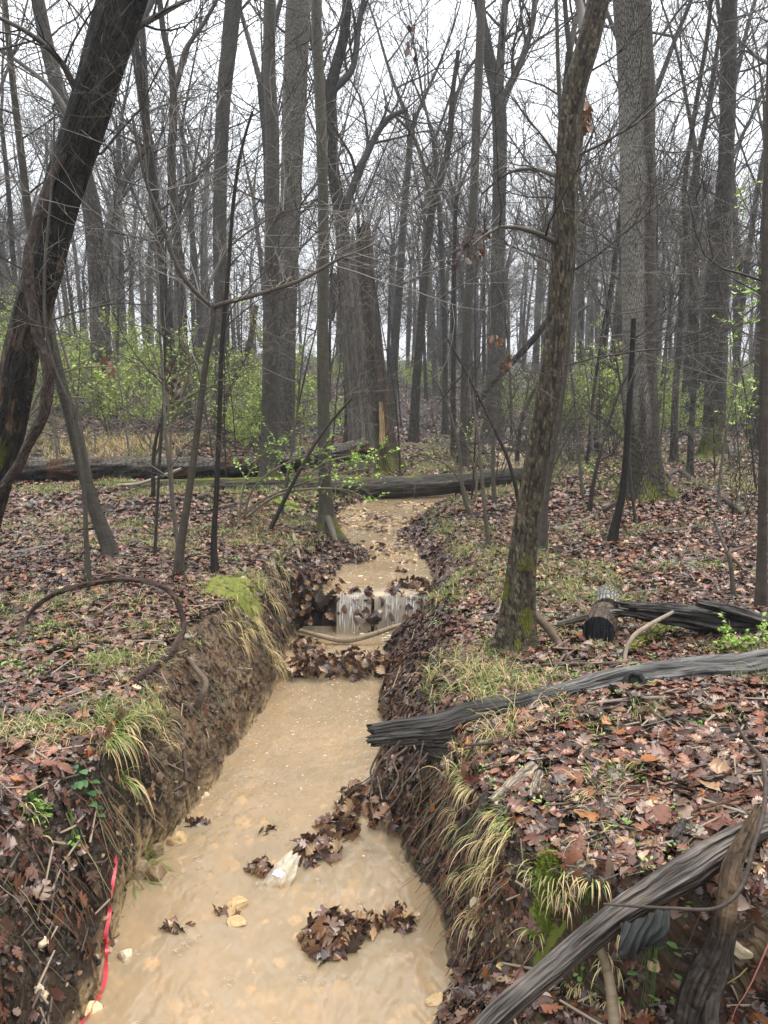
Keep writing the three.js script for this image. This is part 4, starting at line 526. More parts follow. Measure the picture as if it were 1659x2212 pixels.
{ const p = at(1293, 1364, 4.72); sawn('round log with a black sawn end facing the creek', p, p.clone().add(V(0.16, 0.02, -0.42)), 0.098, 0.09, speck([0.13, 0.1, 0.075]), [0.035, 0.038, 0.042], M.furrow);
  const a = at(1352, 1420, 4.52); sawn('short sawn log coated in yellow moss with a dark hollow end', a, at(1440, 1364, 4.95), 0.06, 0.075, mossTop([0.15, 0.12, 0.07], 0.75, 20), [0.03, 0.025, 0.02]);
  const b = at(1310, 1318, 5.05); sawn('grey lichened log chunk with mossy top behind the black sawn end', b, at(1312, 1284, 5.35), 0.085, 0.075, (t, an, x, y, z, nx, ny) => (fbm(x * 18, y * 18, z * 18 + 0.5, 3) > 0.56 ? [0.2, 0.17, 0.05] : mixc([0.16, 0.16, 0.16], [0.3, 0.3, 0.3], vn(x * 40, y * 40, 4.5))), [0.12, 0.11, 0.1]); }
const stick = (name, label, keys, w, tone, o = {}) => log(name, label, 'stick', keys.map(([x, y, d], i) => [x, y, d ?? 0, Array.isArray(w) ? w[i] : w]), { tone, deep: 0.18, sides: 10, mat: M.smooth, ...o });
stick('fallen_stick', 'pale bent stick leaning over the mossy sawn log', [[1353, 1447], [1351, 1412, 4.35], [1366, 1378, 4.42], [1400, 1352, 4.55], [1454, 1322, 4.66]], [9, 10, 11, 11, 8], [0.3, 0.24, 0.18]);
stick('fallen_pole', 'weathered tan pole lying downhill from the knot-hole log', [[1372, 1500], [1440, 1545], [1500, 1582], [1552, 1618]], [15, 17, 16, 12], [0.22, 0.175, 0.14]);
stick('fallen_stick', 'long dark stick lying level across the right bank', [[1005, 1610, 3.2], [1105, 1610], [1200, 1630], [1290, 1648], [1405, 1642], [1500, 1622], [1600, 1596], [1680, 1578]], [7, 9, 10, 11, 13, 13, 14, 14], [0.075, 0.056, 0.045], { sink: 1.4 });
stick('fallen_stick', 'short lichened stick below the knot-hole log', [[1218, 1516], [1238, 1552], [1290, 1566], [1345, 1584]], [6, 9, 10, 8], [0.24, 0.24, 0.17]);
stick('fallen_stick', 'brown bark-covered stick leaning at the foot of the leaning tree', [[1150, 1322, 4.7], [1182, 1355, 4.65], [1210, 1395, 4.6], [1236, 1436]], [18, 19, 18, 14], [0.16, 0.115, 0.085], { sink: 0.8 });
stick('thin_stick', 'thin black twig crossing in front of the foreground log', [[1305, 1953, 2.2], [1375, 1958, 2.14], [1450, 1962, 2.1], [1550, 1961, 2.06], [1598, 1923, 2.08], [1630, 1822, 2.15], [1649, 1755, 2.22], [1656, 1680, 2.3]], [5, 6, 7, 8, 9, 10, 10, 10], [0.075, 0.058, 0.05], { step: 0.01 });
stick('thin_stick', 'crooked dark twig rising at the right edge above the foreground log', [[1654, 1700, 2.3], [1645, 1640, 2.5], [1612, 1600, 2.7], [1590, 1560, 2.9]], [11, 10, 8, 5], [0.07, 0.055, 0.045]);
stick('fallen_branch', 'pale brown branch end standing on the slope below the foreground log', [[1292, 2040, 2.22], [1312, 2100, 2.2], [1322, 2160, 2.16], [1330, 2240, 2.1]], [20, 22, 26, 28], [0.19, 0.15, 0.1], { step: 0.015, deep: 0.3 });
stick('fallen_branch', 'long curved dark branch lying on the leaves by the big two-toned tree', [[1437, 1033], [1465, 1022], [1500, 1045], [1560, 1080], [1605, 1115], [1612, 1140]], [14, 13, 12, 11, 10, 8], [0.085, 0.07, 0.055]);
stick('fallen_branch', 'grey fallen branch pointing to the foot of the black dead stem', [[1195, 1150], [1255, 1132], [1300, 1108], [1340, 1080, 8.7]], [12, 11, 10, 8], [0.19, 0.165, 0.14]);
stick('fallen_branch', 'long thin branch lying level on the right flat', [[1372, 1140], [1440, 1150], [1530, 1138], [1660, 1130]], [10, 10, 9, 7], [0.1, 0.08, 0.065]);
stick('fallen_branch', 'dark arched branch on the leaves at the right', [[1378, 1250], [1440, 1228], [1520, 1212], [1590, 1195], [1660, 1178]], [8, 9, 10, 10, 9], [0.09, 0.072, 0.06], { sink: 1.3 });
stick('fallen_branch', 'pale tan branch sloping down to the right edge', [[1570, 1195, 6.3], [1610, 1235], [1660, 1290]], [9, 10, 8], [0.26, 0.19, 0.12]);
stick('fallen_branch', 'branch lying on the far right flat beside the mossy-footed tree', [[1535, 998], [1570, 988], [1640, 992]], [7, 8, 6], [0.1, 0.08, 0.07]);
stick('fallen_branch', 'thin log across the far creek bed beyond the bridge', [[985, 955], [1050, 962], [1120, 958], [1185, 955]], [8, 10, 10, 7], [0.1, 0.088, 0.078]);
stick('fallen_branch', 'dark log chunk lying in the far creek bed', [[1075, 975], [1110, 978], [1140, 976]], [12, 13, 11], [0.06, 0.052, 0.046]);
stick('fallen_branch', 'dark stick lying on the left hillside leaves', [[190, 905], [260, 912], [320, 925]], [7, 7, 5], [0.07, 0.06, 0.05]);
stick('fallen_branch', 'pale forked stick lying in front of the rotting log', [[255, 1048, 13.0], [300, 1045, 12.9], [345, 1030, 12.9], [392, 1012, 12.9]], [6, 8, 8, 6], [0.33, 0.29, 0.24]);
stick('fallen_branch', 'grey curved branch on the left flat at the picture edge', [[-20, 1190], [40, 1200], [85, 1190], [140, 1178]], [9, 13, 13, 8], [0.17, 0.15, 0.13]);
stick('fallen_branch', 'grey stick running into the vine hoop from the left edge', [[-15, 1345], [30, 1340], [62, 1328], [120, 1318]], [14, 14, 12, 8], [0.12, 0.1, 0.085]);
stick('fallen_branch', 'small dark log lying under the vine hoop', [[150, 1400], [215, 1395], [260, 1390], [320, 1385]], [9, 10, 10, 7], [0.1, 0.07, 0.055]);
stick('fallen_branch', 'short rotten wood piece below the vine hoop', [[255, 1518], [290, 1515], [325, 1510]], [12, 15, 9], [0.16, 0.12, 0.08]);
stick('fallen_branch', 'pale bare stick lying on the left bank above the waterfall', [[632, 1150], [640, 1180], [648, 1215]], [7, 9, 7], [0.36, 0.28, 0.19]);
stick('fallen_branch', 'dark stick across the left flat behind the saplings', [[290, 1135], [330, 1128], [365, 1120]], [9, 9, 6], [0.06, 0.052, 0.046]);
stick('root', 'dark crooked root with a broken end on the left clay bank', [[405, 1425], [430, 1452, 4.55], [445, 1476, 4.45], [438, 1500, 4.4], [418, 1535, 4.4], [395, 1525], [370, 1512]], [8, 11, 14, 15, 14, 9, 7], [0.13, 0.1, 0.075]);
stick('root', 'thin root running down the left clay bank to the water', [[362, 1545], [390, 1575], [398, 1640], [402, 1690]], [5, 7, 9, 7], [0.1, 0.075, 0.06], { sink: 1.2 });
stick('fallen_branch', 'pale branch spanning the creek at the foot of the waterfall', [[648, 1362, 6.75], [700, 1376, 6.62], [745, 1384, 6.6], [800, 1372, 6.6], [845, 1356, 6.65], [890, 1342, 6.8]], [8, 11, 13, 12, 10, 7], [0.3, 0.23, 0.16]);
stick('rotten_bark', 'dark rotten log end hidden in the grass left of the leaning tree foot', [[985, 1420, 5.05], [1030, 1395, 5.05], [1068, 1375, 5.05]], [22, 26, 20], [0.06, 0.042, 0.033], { deep: 0.5, mat: M.wood });
{ // sticks caught under the hanging log end
  const r = rng(321), from = [[830, 1608], [850, 1612], [865, 1600], [880, 1614], [905, 1622], [925, 1625], [945, 1620], [960, 1640], [840, 1600], [915, 1600]], to = [[770, 1745], [800, 1758], [812, 1700], [840, 1720], [838, 1760], [880, 1700], [880, 1745], [905, 1800], [735, 1770], [900, 1765]];
  from.forEach(([a, b], i) => { const [c, e] = to[i], w = 3 + 6 * r() * r(); stick('caught_stick', 'bare stick slanting from under the knot-hole log to the leaf tongue', [[a, b, 3.6], [(a * 2 + c) / 3 + 40 * (r() - 0.5), (b * 2 + e) / 3 + 20 * (r() - 0.5), 3.58], [(a + 2 * c) / 3 + 40 * (r() - 0.5), (b + 2 * e) / 3 + 20 * (r() - 0.5), 3.54], [c + 50 * (r() - 0.5), e, 3.5]], [w, w, w * 0.8, w * 0.5], [[0.09, 0.07, 0.055], [0.19, 0.15, 0.115]][i % 2], { group: 'sticks caught under the knot-hole log' }); });
  const scatter = [[5, 9], [3, 6], [9, 16]];
  for (let i = 0, n = 0; i < 500 && n < 64; i++) { const [d0, d1] = scatter[i % 3], d = lerp(d0, d1, r()), x = (r() * 2 - 1) * d * 0.5; if (inCreek(x, d) || bankT(x, d) < 1.3) continue; const a = r() * 3.14, L = 0.25 + 0.7 * r(), w = 0.004 + 0.008 * r(), K = [-1, -0.3, 0.4, 1].map((s) => { const X = x + Math.cos(a) * L * s * 0.5 + 0.04 * (r() - 0.5), D = d + Math.sin(a) * L * s * 0.5; return V(X, height(X, D) + 0.02 + w, -D); }), side = x < 0 ? 'left' : 'right', g = thing('fallen_twig', 'thin fallen twig lying loose on the leaves of the ' + side + ' bank', 'twig', K[0].clone(), 'loose twigs on the ' + side + ' bank'), G = new Geo(); G.base.copy(K[0]); const [P, Q] = spline(K, [w, w, w * 0.8, w * 0.4], 0.1); const c = [[0.08, 0.06, 0.05], [0.2, 0.165, 0.13], [0.12, 0.095, 0.075]][n % 3]; G.tube(P, Q, { sides: 6, color: speck(c, 20) }); mesh('stem', G.build(), M.twig, g); n++; }
}
// bark slabs on the right bank
for (const [i, a, b, w] of [[0, [1062, 1752], [1152, 1672], 30], [1, [1145, 1745], [1165, 1690], 22], [2, [1225, 1915], [1265, 1885], 22], [3, [1510, 1772], [1600, 1752], 22], [4, [1450, 1838], [1478, 1800], 30]]) {
  const A = gp(a[0], a[1], 0.03), B = gp(b[0], b[1], 0.035), g = thing('bark_slab', ['long pale bark slab lying on the right bank grass', 'short pale bark slab next to the long one', 'small pale bark flake above the undercut', 'flat brown bark slab by the foreground log top', 'dark grey bark slab by the grass near the foreground log'][i], 'bark', A.clone()), P = [], U = [], C = [], I = [], n = 12, m = 6, dir = B.clone().sub(A), side = dir.clone().cross(V(0, 1, 0)).normalize().multiplyScalar(w / 2 * mppAt(a[0], a[1], -A.z)), up = side.clone().cross(dir).normalize(); if (up.y < 0) up.negate();
  for (let k = 0; k < 2; k++) for (let p = 0; p <= n; p++) for (let q = 0; q <= m; q++) { const s = q / m * 2 - 1, v = dir.clone().multiplyScalar(p / n + 0.04 * (vn(q * 1.7, i, 3.5) - 0.5)).addScaledVector(side, s * (0.75 + 0.5 * vn(p * 0.8, (s > 0 ? 5 : 1) + i, 0))).addScaledVector(up, 0.018 * (1 - s * s) + 0.012 * vn(p * 0.9, q * 0.9, i + 0.5) - k * 0.012); P.push(v.x, v.y, v.z); U.push(s * 0.05, p / n * 0.3); const f = 0.7 + 0.6 * vn(p * 1.3, q * 1.3, 7.5), c = i > 3 ? [0.11, 0.1, 0.1] : i === 3 ? [0.24, 0.15, 0.1] : [0.42, 0.36, 0.29]; C.push(c[0] * f, c[1] * f, c[2] * f); }
  const N = (n + 1) * (m + 1); for (let p = 0; p < n; p++) for (let q = 0; q < m; q++) { const x = p * (m + 1) + q, y = x + m + 1; I.push(x, y, x + 1, x + 1, y, y + 1, N + x, N + x + 1, N + y, N + x + 1, N + y + 1, N + y); }
  for (let p = 0; p < n; p++) for (const q of [0, m]) { const x = p * (m + 1) + q, y = x + m + 1; I.push(x, N + x, y, y, N + x, N + y); }
  const gg = new THREE.BufferGeometry(); gg.setAttribute('position', new THREE.Float32BufferAttribute(P, 3)); gg.setAttribute('uv', new THREE.Float32BufferAttribute(U, 2)); gg.setAttribute('color', new THREE.Float32BufferAttribute(C, 3)); gg.setIndex(I); gg.computeVertexNormals(); mesh('bark', gg, M.furrow, g);
}

// ------------------------------------------------------------------ stones and gravel
function stoneGeo(seed, flat = 0.7) { const g = new THREE.IcosahedronGeometry(1, 5), p = g.attributes.position, rr = rng(seed * 13 + 5), cuts = []; for (let i = 0; i < 11; i++) cuts.push([V(rr() - 0.5, rr() - 0.5, rr() - 0.5).normalize(), 0.5 + 0.3 * rr()]); const q = V(0, 0, 0); for (let i = 0; i < p.count; i++) { q.fromBufferAttribute(p, i); for (const [n, h] of cuts) { const e = q.dot(n) - h; if (e > 0) q.addScaledVector(n, -e * 0.92); } p.setXYZ(i, q.x * 1.25, q.y * 1.25, q.z * 1.25); } for (let i = 0; i < p.count; i++) { const x = p.getX(i), y = p.getY(i), z = p.getZ(i), w = worley(x * 0.16 + 0.5, z * 0.16 + y * 0.1 + 0.5, 7, 7, seed), k = 0.85 + 0.3 * fbm(x * 1.4 + seed, y * 1.4 + 5, z * 1.4 + 9.5, 3) - 0.1 * w[0] + 0.06 * (vn(x * 6 + seed, y * 6, z * 6 + 0.5) - 0.5); p.setXYZ(i, x * k, y * k * flat, z * k); } g.computeVertexNormals(); return g; }
const STONES = [0, 1, 2, 3, 4, 5].map((i) => stoneGeo(i * 7 + 1, 0.55 + 0.08 * i));
const stoneTex = tex(256, 1, (u, v) => { const t = tfbm(u, v, 6, 6, 501, 5); return [0.55 + 0.5 * t, 0.5 + 0.52 * t, 0.42 + 0.56 * t]; });
const stoneMat = (c) => new THREE.MeshStandardMaterial({ color: new THREE.Color(...c), map: stoneTex, bumpMap: stoneTex, bumpScale: 0.01, roughness: 0.5 });
const SM = { tan: stoneMat([0.5, 0.36, 0.19]), pale: stoneMat([0.6, 0.52, 0.38]), brown: stoneMat([0.22, 0.155, 0.09]) };
[[507, 1990, 50, 36, 'tan', 'pitted tan rock standing out of the shallow water'], [512, 2030, 38, 20, 'tan', 'small flat tan stone in the shallows below the pitted rock'], [385, 1828, 36, 34, 'tan', 'pale yellow stone at the left water edge'], [340, 1845, 44, 30, 'brown', 'brown stone under the left bank beside the pale yellow one'], [300, 1890, 48, 36, 'brown', 'rough brown stone at the foot of the left bank'], [338, 1908, 40, 30, 'brown', 'rough tan stone at the left water edge below the bank'], [1030, 1955, 30, 34, 'pale', 'pale stone in the right bank under the hanging grass'], [938, 2168, 38, 30, 'tan', 'yellow stone on the gravel at the right water edge'], [1414, 2084, 26, 18, 'tan', 'small yellow stone under the dark cloth'], [1594, 2050, 46, 28, 'pale', 'pale stone in the lower right corner'], [83, 2146, 20, 28, 'pale', 'white stone chip in the left bank near the bottom'], [92, 2038, 22, 20, 'pale', 'white stone chip higher in the left bank'], [1022, 2020, 18, 16, 'pale', 'small pale chip on the right gravel slope'], [1085, 2088, 22, 16, 'tan', 'tan chip on the right gravel slope near the foreground log'], [270, 2085, 30, 26, 'pale', 'cream stone just under the water by the red tape'], [1290, 2205, 24, 16, 'tan', 'yellowish chip below the foreground log']].forEach(([x, y, w, h, m, label], i) => { const q = onGround(x, y), k = mppAt(x, y, -q.z), g = mesh(numbered('stone'), STONES[i % 6], SM[m]); tag(g, label, 'stone'); g.position.copy(q); g.position.y = Math.max(q.y, inCreek(q.x, -q.z) ? -0.75 : q.y) + h * k * 0.04; g.scale.set(w * k * 0.55, h * k * 0.75, w * k * 0.5); g.rotation.set(0.2 * (i % 3), i * 1.7, 0.15 * (i % 4)); });
{
  const r = rng(888), lists = STONES.map(() => []), put = (x, d, s, c, sink) => { const k = Math.floor(r() * 6), q = new THREE.Quaternion().setFromEuler(new THREE.Euler(r() * 0.8, r() * 6.3, r() * 0.8)), f = 0.65 + 0.6 * r(); lists[k].push([new THREE.Matrix4().compose(V(x, height(x, d) + s * sink, -d), q, V(s * (0.8 + 0.5 * r()), s * 0.8, s)), [c[0] * f, c[1] * f, c[2] * f]]); };
  const pal = [[0.5, 0.36, 0.19], [0.6, 0.48, 0.3], [0.36, 0.24, 0.12], [0.66, 0.58, 0.44], [0.27, 0.18, 0.1]], pc = () => pal[Math.floor(r() * 5)];
  for (let i = 0; i < 1500; i++) { const d = 1.9 + 0.9 * r(), x = toeR(d) - 0.06 + 0.38 * r() * r(); put(x, d, 0.004 + 0.011 * r() * r(), mixc(pc(), [0.2, 0.13, 0.07], 0.35), 0.1); }
  for (let i = 0; i < 260; i++) { const d = 2.2 + 2.0 * r(), x = lerp(toeL(d), toeR(d), r() * 0.95); put(x, d, 0.012 + 0.045 * r() * r(), mixc(pc(), [0.6, 0.47, 0.28], 0.5), 0.0); }
  for (let i = 0; i < 1200; i++) { const d = 8.7 + 4.2 * r(), x = lerp(toeL(d) - 0.12, toeR(d) + 0.12, r()); if (height(x, d) < levelAt(d) - 0.02 && r() < 0.6) continue; put(x, d, 0.012 + 0.022 * r(), mixc(pc(), [0.3, 0.19, 0.1], 0.45), 0.2); }
  for (let i = 0; i < 420; i++) { const d = 2 + 2.2 * r(), x = toeL(d) + 0.08 - 0.14 * r() * r(); put(x, d, 0.005 + 0.016 * r() * r(), mixc(pc(), [0.2, 0.13, 0.07], 0.4), 0.1); }
  for (let i = 0; i < 900; i++) { const d = 16 + 10 * r(), x = lerp(toeL(d) - 0.2, toeR(d) + 0.2, r()); put(x, d, 0.02 + 0.03 * r(), pc(), 0.2); }
  const g = new THREE.Group(); g.name = 'gravel'; g.userData.kind = 'stuff'; scene.add(g); tag(g, 'tan gravel along the water edge, in the riffle and on the creek bed', 'gravel'); const cm = stoneMat([1, 1, 1]);
  lists.forEach((l, k) => { const geo = new THREE.IcosahedronGeometry(1, 1), p = geo.attributes.position; for (let i = 0; i < p.count; i++) { const f = 0.7 + 0.6 * vn(p.getX(i) * 2 + k * 9, p.getY(i) * 2, p.getZ(i) * 2 + 0.5); p.setXYZ(i, p.getX(i) * f, p.getY(i) * f * 0.7, p.getZ(i) * f); } geo.computeVertexNormals(); const m = new THREE.InstancedMesh(geo, cm, l.length), c = new THREE.Color(); m.name = 'pebbles'; m.userData.kind = 'stuff'; l.forEach(([mt, cc], i) => { m.setMatrixAt(i, mt); m.setColorAt(i, c.setRGB(cc[0], cc[1], cc[2])); }); g.add(m); });
}

// ------------------------------------------------------------------ wet leaf clumps in the creek
const wetMats = [[0.075, 0.04, 0.029], [0.12, 0.06, 0.037], [0.052, 0.033, 0.026], [0.2, 0.105, 0.055], [0.4, 0.27, 0.15], [0.09, 0.056, 0.043]].map((c) => new THREE.MeshStandardMaterial({ color: new THREE.Color(...c), map: leafBlotch, roughness: 0.2 }));
const coreMat = new THREE.MeshStandardMaterial({ color: new THREE.Color(0.03, 0.02, 0.015), roughness: 0.6 });
function clump(label, c, sx, sy, sz, n, o = {}) { // c: centre at the water line; half sizes
  const r = rng(n * 31 + Math.round(c.x * 100) + 5000), g = thing(o.name ?? 'leaf_clump', label, 'leaf clump', c.clone(), o.group), core = mesh('leaf_core', STONES[n % 6], coreMat, g); core.scale.set(sx * 0.5, sy * 0.5, sz * 0.5); if (o.turn) core.rotation.y = o.turn;
  for (let i = 0; i < n; i++) {
    const a = r() * 6.283, e = Math.asin(Math.pow(r(), 0.8)), nx = Math.cos(a) * Math.cos(e), ny = Math.sin(e), nz = Math.sin(a) * Math.cos(e), m = mesh('leaf', LEAVES[Math.floor(r() * 12)], wetMats[r() < (o.pale ?? 0.07) ? 4 : Math.floor(r() * 4.2)], g), q0 = 0.7 + 0.6 * r(), p = V(nx * sx * q0, ny * sy * (0.6 + 0.5 * r()), nz * sz * q0); if (o.turn) p.applyAxisAngle(V(0, 1, 0), o.turn);
    m.position.copy(p); const q = new THREE.Quaternion().setFromUnitVectors(V(0, 0, 1), V(nx / sx, ny / sy, nz / sz).normalize()); m.quaternion.copy(q).multiply(new THREE.Quaternion().setFromEuler(new THREE.Euler((r() - 0.5) * 1.9, (r() - 0.5) * 1.9, r() * 6.283))); const s = (o.size ?? 0.085) * (0.6 + 0.7 * r()); m.scale.set(s, s, s);
  }
  return g;
}
const inPool = (px, py, lev) => { const [x, d] = onPlane(px, py, lev); return V(x, lev, -d); };
const W = (px, py, lev, w) => { const [, d] = onPlane(px, py, lev); return w / 2 * mppAt(px, py, d); };
for (const [px, py, w, h, n, label, lev, o] of [
  [722, 2030, 120, 84, 95, 'largest pile of dark wet leaves standing in the near pool', -0.75, { pale: 0.1 }], [795, 1998, 60, 36, 22, 'row of tan curled leaves right of the largest wet leaf pile', -0.75, { pale: 0.5 }], [862, 1990, 66, 40, 30, 'wet leaf clump near the right water edge of the near pool', -0.75, { pale: 0.12 }],
  [568, 1880, 56, 30, 16, 'brown leaf clump just left of the plastic bag', -0.75, { pale: 0.25 }], [682, 1845, 84, 52, 48, 'wet leaf clump behind the plastic bag', -0.75], [735, 1790, 84, 44, 46, 'middle of the leaf tongue reaching into the near pool', -0.75, {}], [790, 1735, 110, 66, 80, 'leaf tongue packed against the right bank under the caught sticks', -0.75], [852, 1770, 90, 60, 60, 'dark leaves heaped at the bank behind the side pool', -0.72], [575, 1795, 40, 9, 8, 'few dark leaves breaking the water upstream of the bag', -0.75], [380, 2005, 60, 10, 10, 'dark leaves lying in the shallows left of the pitted rock', -0.75], [480, 1975, 30, 14, 5, 'dark leaves stuck to the pitted rock', -0.75], [430, 1780, 44, 12, 8, 'few leaves washed against the left shore', -0.75],
  [640, 1450, 70, 50, 55, 'left end of the leaf dam below the waterfall', -0.72], [700, 1450, 80, 56, 70, 'middle of the leaf dam below the waterfall', -0.72], [768, 1446, 80, 62, 70, 'right end of the leaf dam below the waterfall', -0.72], [818, 1452, 50, 60, 36, 'leaf heap where the dam meets the right bank', -0.72],
  [735, 1355, 50, 66, 34, 'leaf-choked left shoulder of the waterfall', -0.66], [800, 1362, 50, 50, 24, 'leaf clump in the middle of the waterfall face', -0.66], [905, 1352, 50, 70, 40, 'leaf-choked right shoulder of the waterfall', -0.66], [640, 1352, 100, 90, 80, 'dark leaf heap left of the waterfall foot', -0.66], [850, 1352, 40, 40, 22, 'small leaf clump between the strands of the waterfall', -0.66],
  [735, 1325, 110, 60, 34, 'leaves packed into the left half of the waterfall face', -0.52], [812, 1330, 90, 50, 26, 'leaves packed into the middle of the waterfall face', -0.52], [905, 1325, 80, 70, 44, 'leaves packed into the right end of the waterfall face', -0.52], [690, 1290, 110, 90, 90, 'dark leaf drift in the hollow left of the waterfall lip', -0.36], [640, 1320, 90, 70, 80, 'dark leaves lining the hollow of the left bank', -0.5], [665, 1400, 70, 30, 30, 'leaves floating left of the pale spanning branch', -0.66], [765, 1278, 26, 14, 8, 'small leaf tuft on the lip of the waterfall, left', -0.32], [795, 1282, 28, 16, 9, 'small leaf tuft on the lip of the waterfall, middle', -0.32], [850, 1280, 30, 18, 10, 'small leaf tuft on the lip of the waterfall, right', -0.32], [890, 1266, 80, 22, 34, 'leaf bar on the right of the upper pool', -0.31], [870, 1234, 26, 18, 10, 'lone leaf tuft in the middle of the upper pool', -0.31], [770, 1212, 84, 24, 50, 'leaf bar at the left head of the upper pool', -0.3], [700, 1195, 80, 40, 55, 'leaf drift below the roots of the slim bank tree', -0.25], [880, 1214, 34, 10, 10, 'thin leaf bar at the right head of the upper pool', -0.3], [818, 1180, 34, 16, 14, 'leaf clump at the foot of the riffle', -0.28], [815, 1150, 40, 14, 14, 'leaf clump in the middle of the riffle', -0.27], [828, 1132, 42, 13, 14, 'leaf clump high in the riffle', -0.26], [770, 1127, 20, 8, 6, 'tiny leaf clump near the left edge of the riffle', -0.26], [925, 1098, 34, 10, 12, 'leaf clump below the log bridge', -0.24], [862, 1150, 24, 12, 8, 'leaf clump at the right edge of the riffle', -0.27]]) {
  const c = inPool(px, py, lev), k = W(px, py, lev, 2), bed = clump(label, c, w / 2 * k, h * k * (c.z > -4.4 ? 0.62 : h > 20 ? 0.85 : 0.6), Math.max(0.035, Math.min(w / 2, h * 0.9) * k), n, { size: c.z < -8 ? 0.075 : 0.09, ...o }); bed.position.y -= 0.012;
}

// ------------------------------------------------------------------ the little waterfall
{
  const fall = new THREE.MeshPhysicalMaterial({ color: new THREE.Color(0.92, 0.9, 0.86), roughness: 0.2, transmission: 0.25, thickness: 0, ior: 1.33 }), sheet = new THREE.MeshPhysicalMaterial({ color: new THREE.Color(0.78, 0.66, 0.5), roughness: 0.12, transmission: 0.72, thickness: 0, ior: 1.33 }), foam = new THREE.MeshStandardMaterial({ color: new THREE.Color(0.58, 0.48, 0.34), roughness: 0.35 }), r = rng(64), g = thing('waterfall', 'small waterfall of thin white strands over a leaf dam', 'waterfall', V(0, -0.66, -7.05));
  const face = (x, t) => { const lip = -7.13 + 0.09 * (vn(x * 9, 3.3, 0) - 0.4) + 0.004, bulge = 0.12 + 0.1 * vn(x * 7, 1.7, 0); return V(x, -0.319 - 0.345 * Math.pow(t, 1.45) + 0.03 * (vn(x * 16, t * 3, 2.5) - 0.5) * Math.sin(t * 3.14), lip + bulge * Math.pow(t, 0.55) + 0.025 * (vn(x * 26, t * 4, 4.5) - 0.5) * t); };
  for (const [x0, x1] of [[-0.44, -0.12], [-0.09, 0.26], [0.25, 0.43]]) { // the thin brown sheet of water
    const G = new Geo(), nx = 44, ny = 14; G.base.set(0, -0.66, -7.05); for (let q = 0; q <= ny; q++) for (let p = 0; p <= nx; p++) { const x = lerp(x0, x1, p / nx), v = face(x, q / ny); G.vert(v.x, v.y, v.z, 0, 0.2, 1, x, q / ny, [1, 1, 1]); if (p && q) { const a = (q - 1) * (nx + 1) + p - 1, b = a + nx + 1; G.i.push(a, b, a + 1, a + 1, b, b + 1); } }
    const gg = G.build(); gg.computeVertexNormals(); mesh('water_sheet', gg, sheet, g);
  }
  for (let i = 0; i < 230; i++) { // broken white threads on it
    const u = r(), x = lerp(-0.42, 0.42, u); if (vn(x * 11, 5.5, 0) < 0.36 || (x > -0.12 && x < -0.07)) continue;
    const G = new Geo(), n = 7, w = 0.0009 + 0.004 * Math.pow(r(), 2.5), t0 = i % 4 ? 0.75 * r() : 0.02, t1 = Math.min(1, t0 + 0.12 + 0.55 * r() * r() + (i % 4 ? 0 : 0.4)); G.base.set(0, -0.66, -7.05);
    for (let k = 0; k <= n; k++) { const t = lerp(t0, t1, k / n), v = face(x + 0.012 * (vn(i * 3.3, t * 4, 0) - 0.5), t), e = Math.sin(Math.PI * Math.min(0.97, 0.03 + k / n)); for (const q of [-1, 0, 1]) G.vert(v.x + q * w * e * (0.5 + vn(i * 2.3, t * 9 + q, 2.5)), v.y, v.z + 0.004 + (q ? 0 : 0.003), 0, 0.2, 1, q, t, [1, 1, 1]); if (k) { const a = (k - 1) * 3, b = k * 3; G.i.push(a, b, a + 1, b, b + 1, a + 1, a + 1, b + 1, a + 2, b + 1, b + 2, a + 2); } }
    mesh('water_strand', G.build(), fall, g);
  }
  for (let i = 0; i < 60; i++) { const m = mesh('foam_patch', STONES[i % 6], foam, g), run = i > 22; m.position.set(run ? lerp(-0.02, 0.14, r()) : lerp(-0.4, 0.36, r()), 0.003, run ? 0.1 + 0.62 * r() : 0.06 + 0.14 * r()); if (m.position.z > 0.66) m.position.y -= 0.06; m.scale.set(0.006 + 0.02 * r() * r(), 0.005, 0.006 + 0.022 * r() * r()); }
  const FLECK = new THREE.SphereGeometry(1, 8, 5), fk = new Geo(), fr = rng(73); for (let i = 0; i < 150; i++) { const d = 3.4 + 2.7 * Math.sqrt(fr()), x = lerp(toeL(d) + 0.05, toeR(d) - 0.05, fr()), q = 0.002 + 0.005 * fr() * fr(); fk.add(FLECK, new THREE.Matrix4().compose(V(x, levelAt(d) + 0.0005, -d), new THREE.Quaternion(), V(q * 1.6, 0.0015, q)), [1, 1, 1]); }
  const fm = mesh('foam_flecks', fk.build(), foam); fm.userData.kind = 'stuff'; tag(fm, 'tiny foam flecks drifting on the near pool', 'foam');
  const rf = thing('riffle_foam', 'broken white foam streaks on the riffle above the waterfall', 'foam', V(0, -0.27, -10.5)), r3 = rng(71);
  for (let i = 0; i < 60; i++) { const d = 7.3 + 5.4 * r3(), x = lerp(toeL(d) + 0.06, toeR(d) - 0.06, r3()), m = mesh('foam_streak', STONES[i % 6], foam, rf); m.position.set(x, levelAt(d) + 0.27 + 0.002, -d + 10.5); m.scale.set(0.008 + 0.03 * r3() * r3(), 0.003 + 0.004 * r3(), 0.005 + 0.012 * r3()); m.rotation.y = 0.6 * (r3() - 0.5); }
}
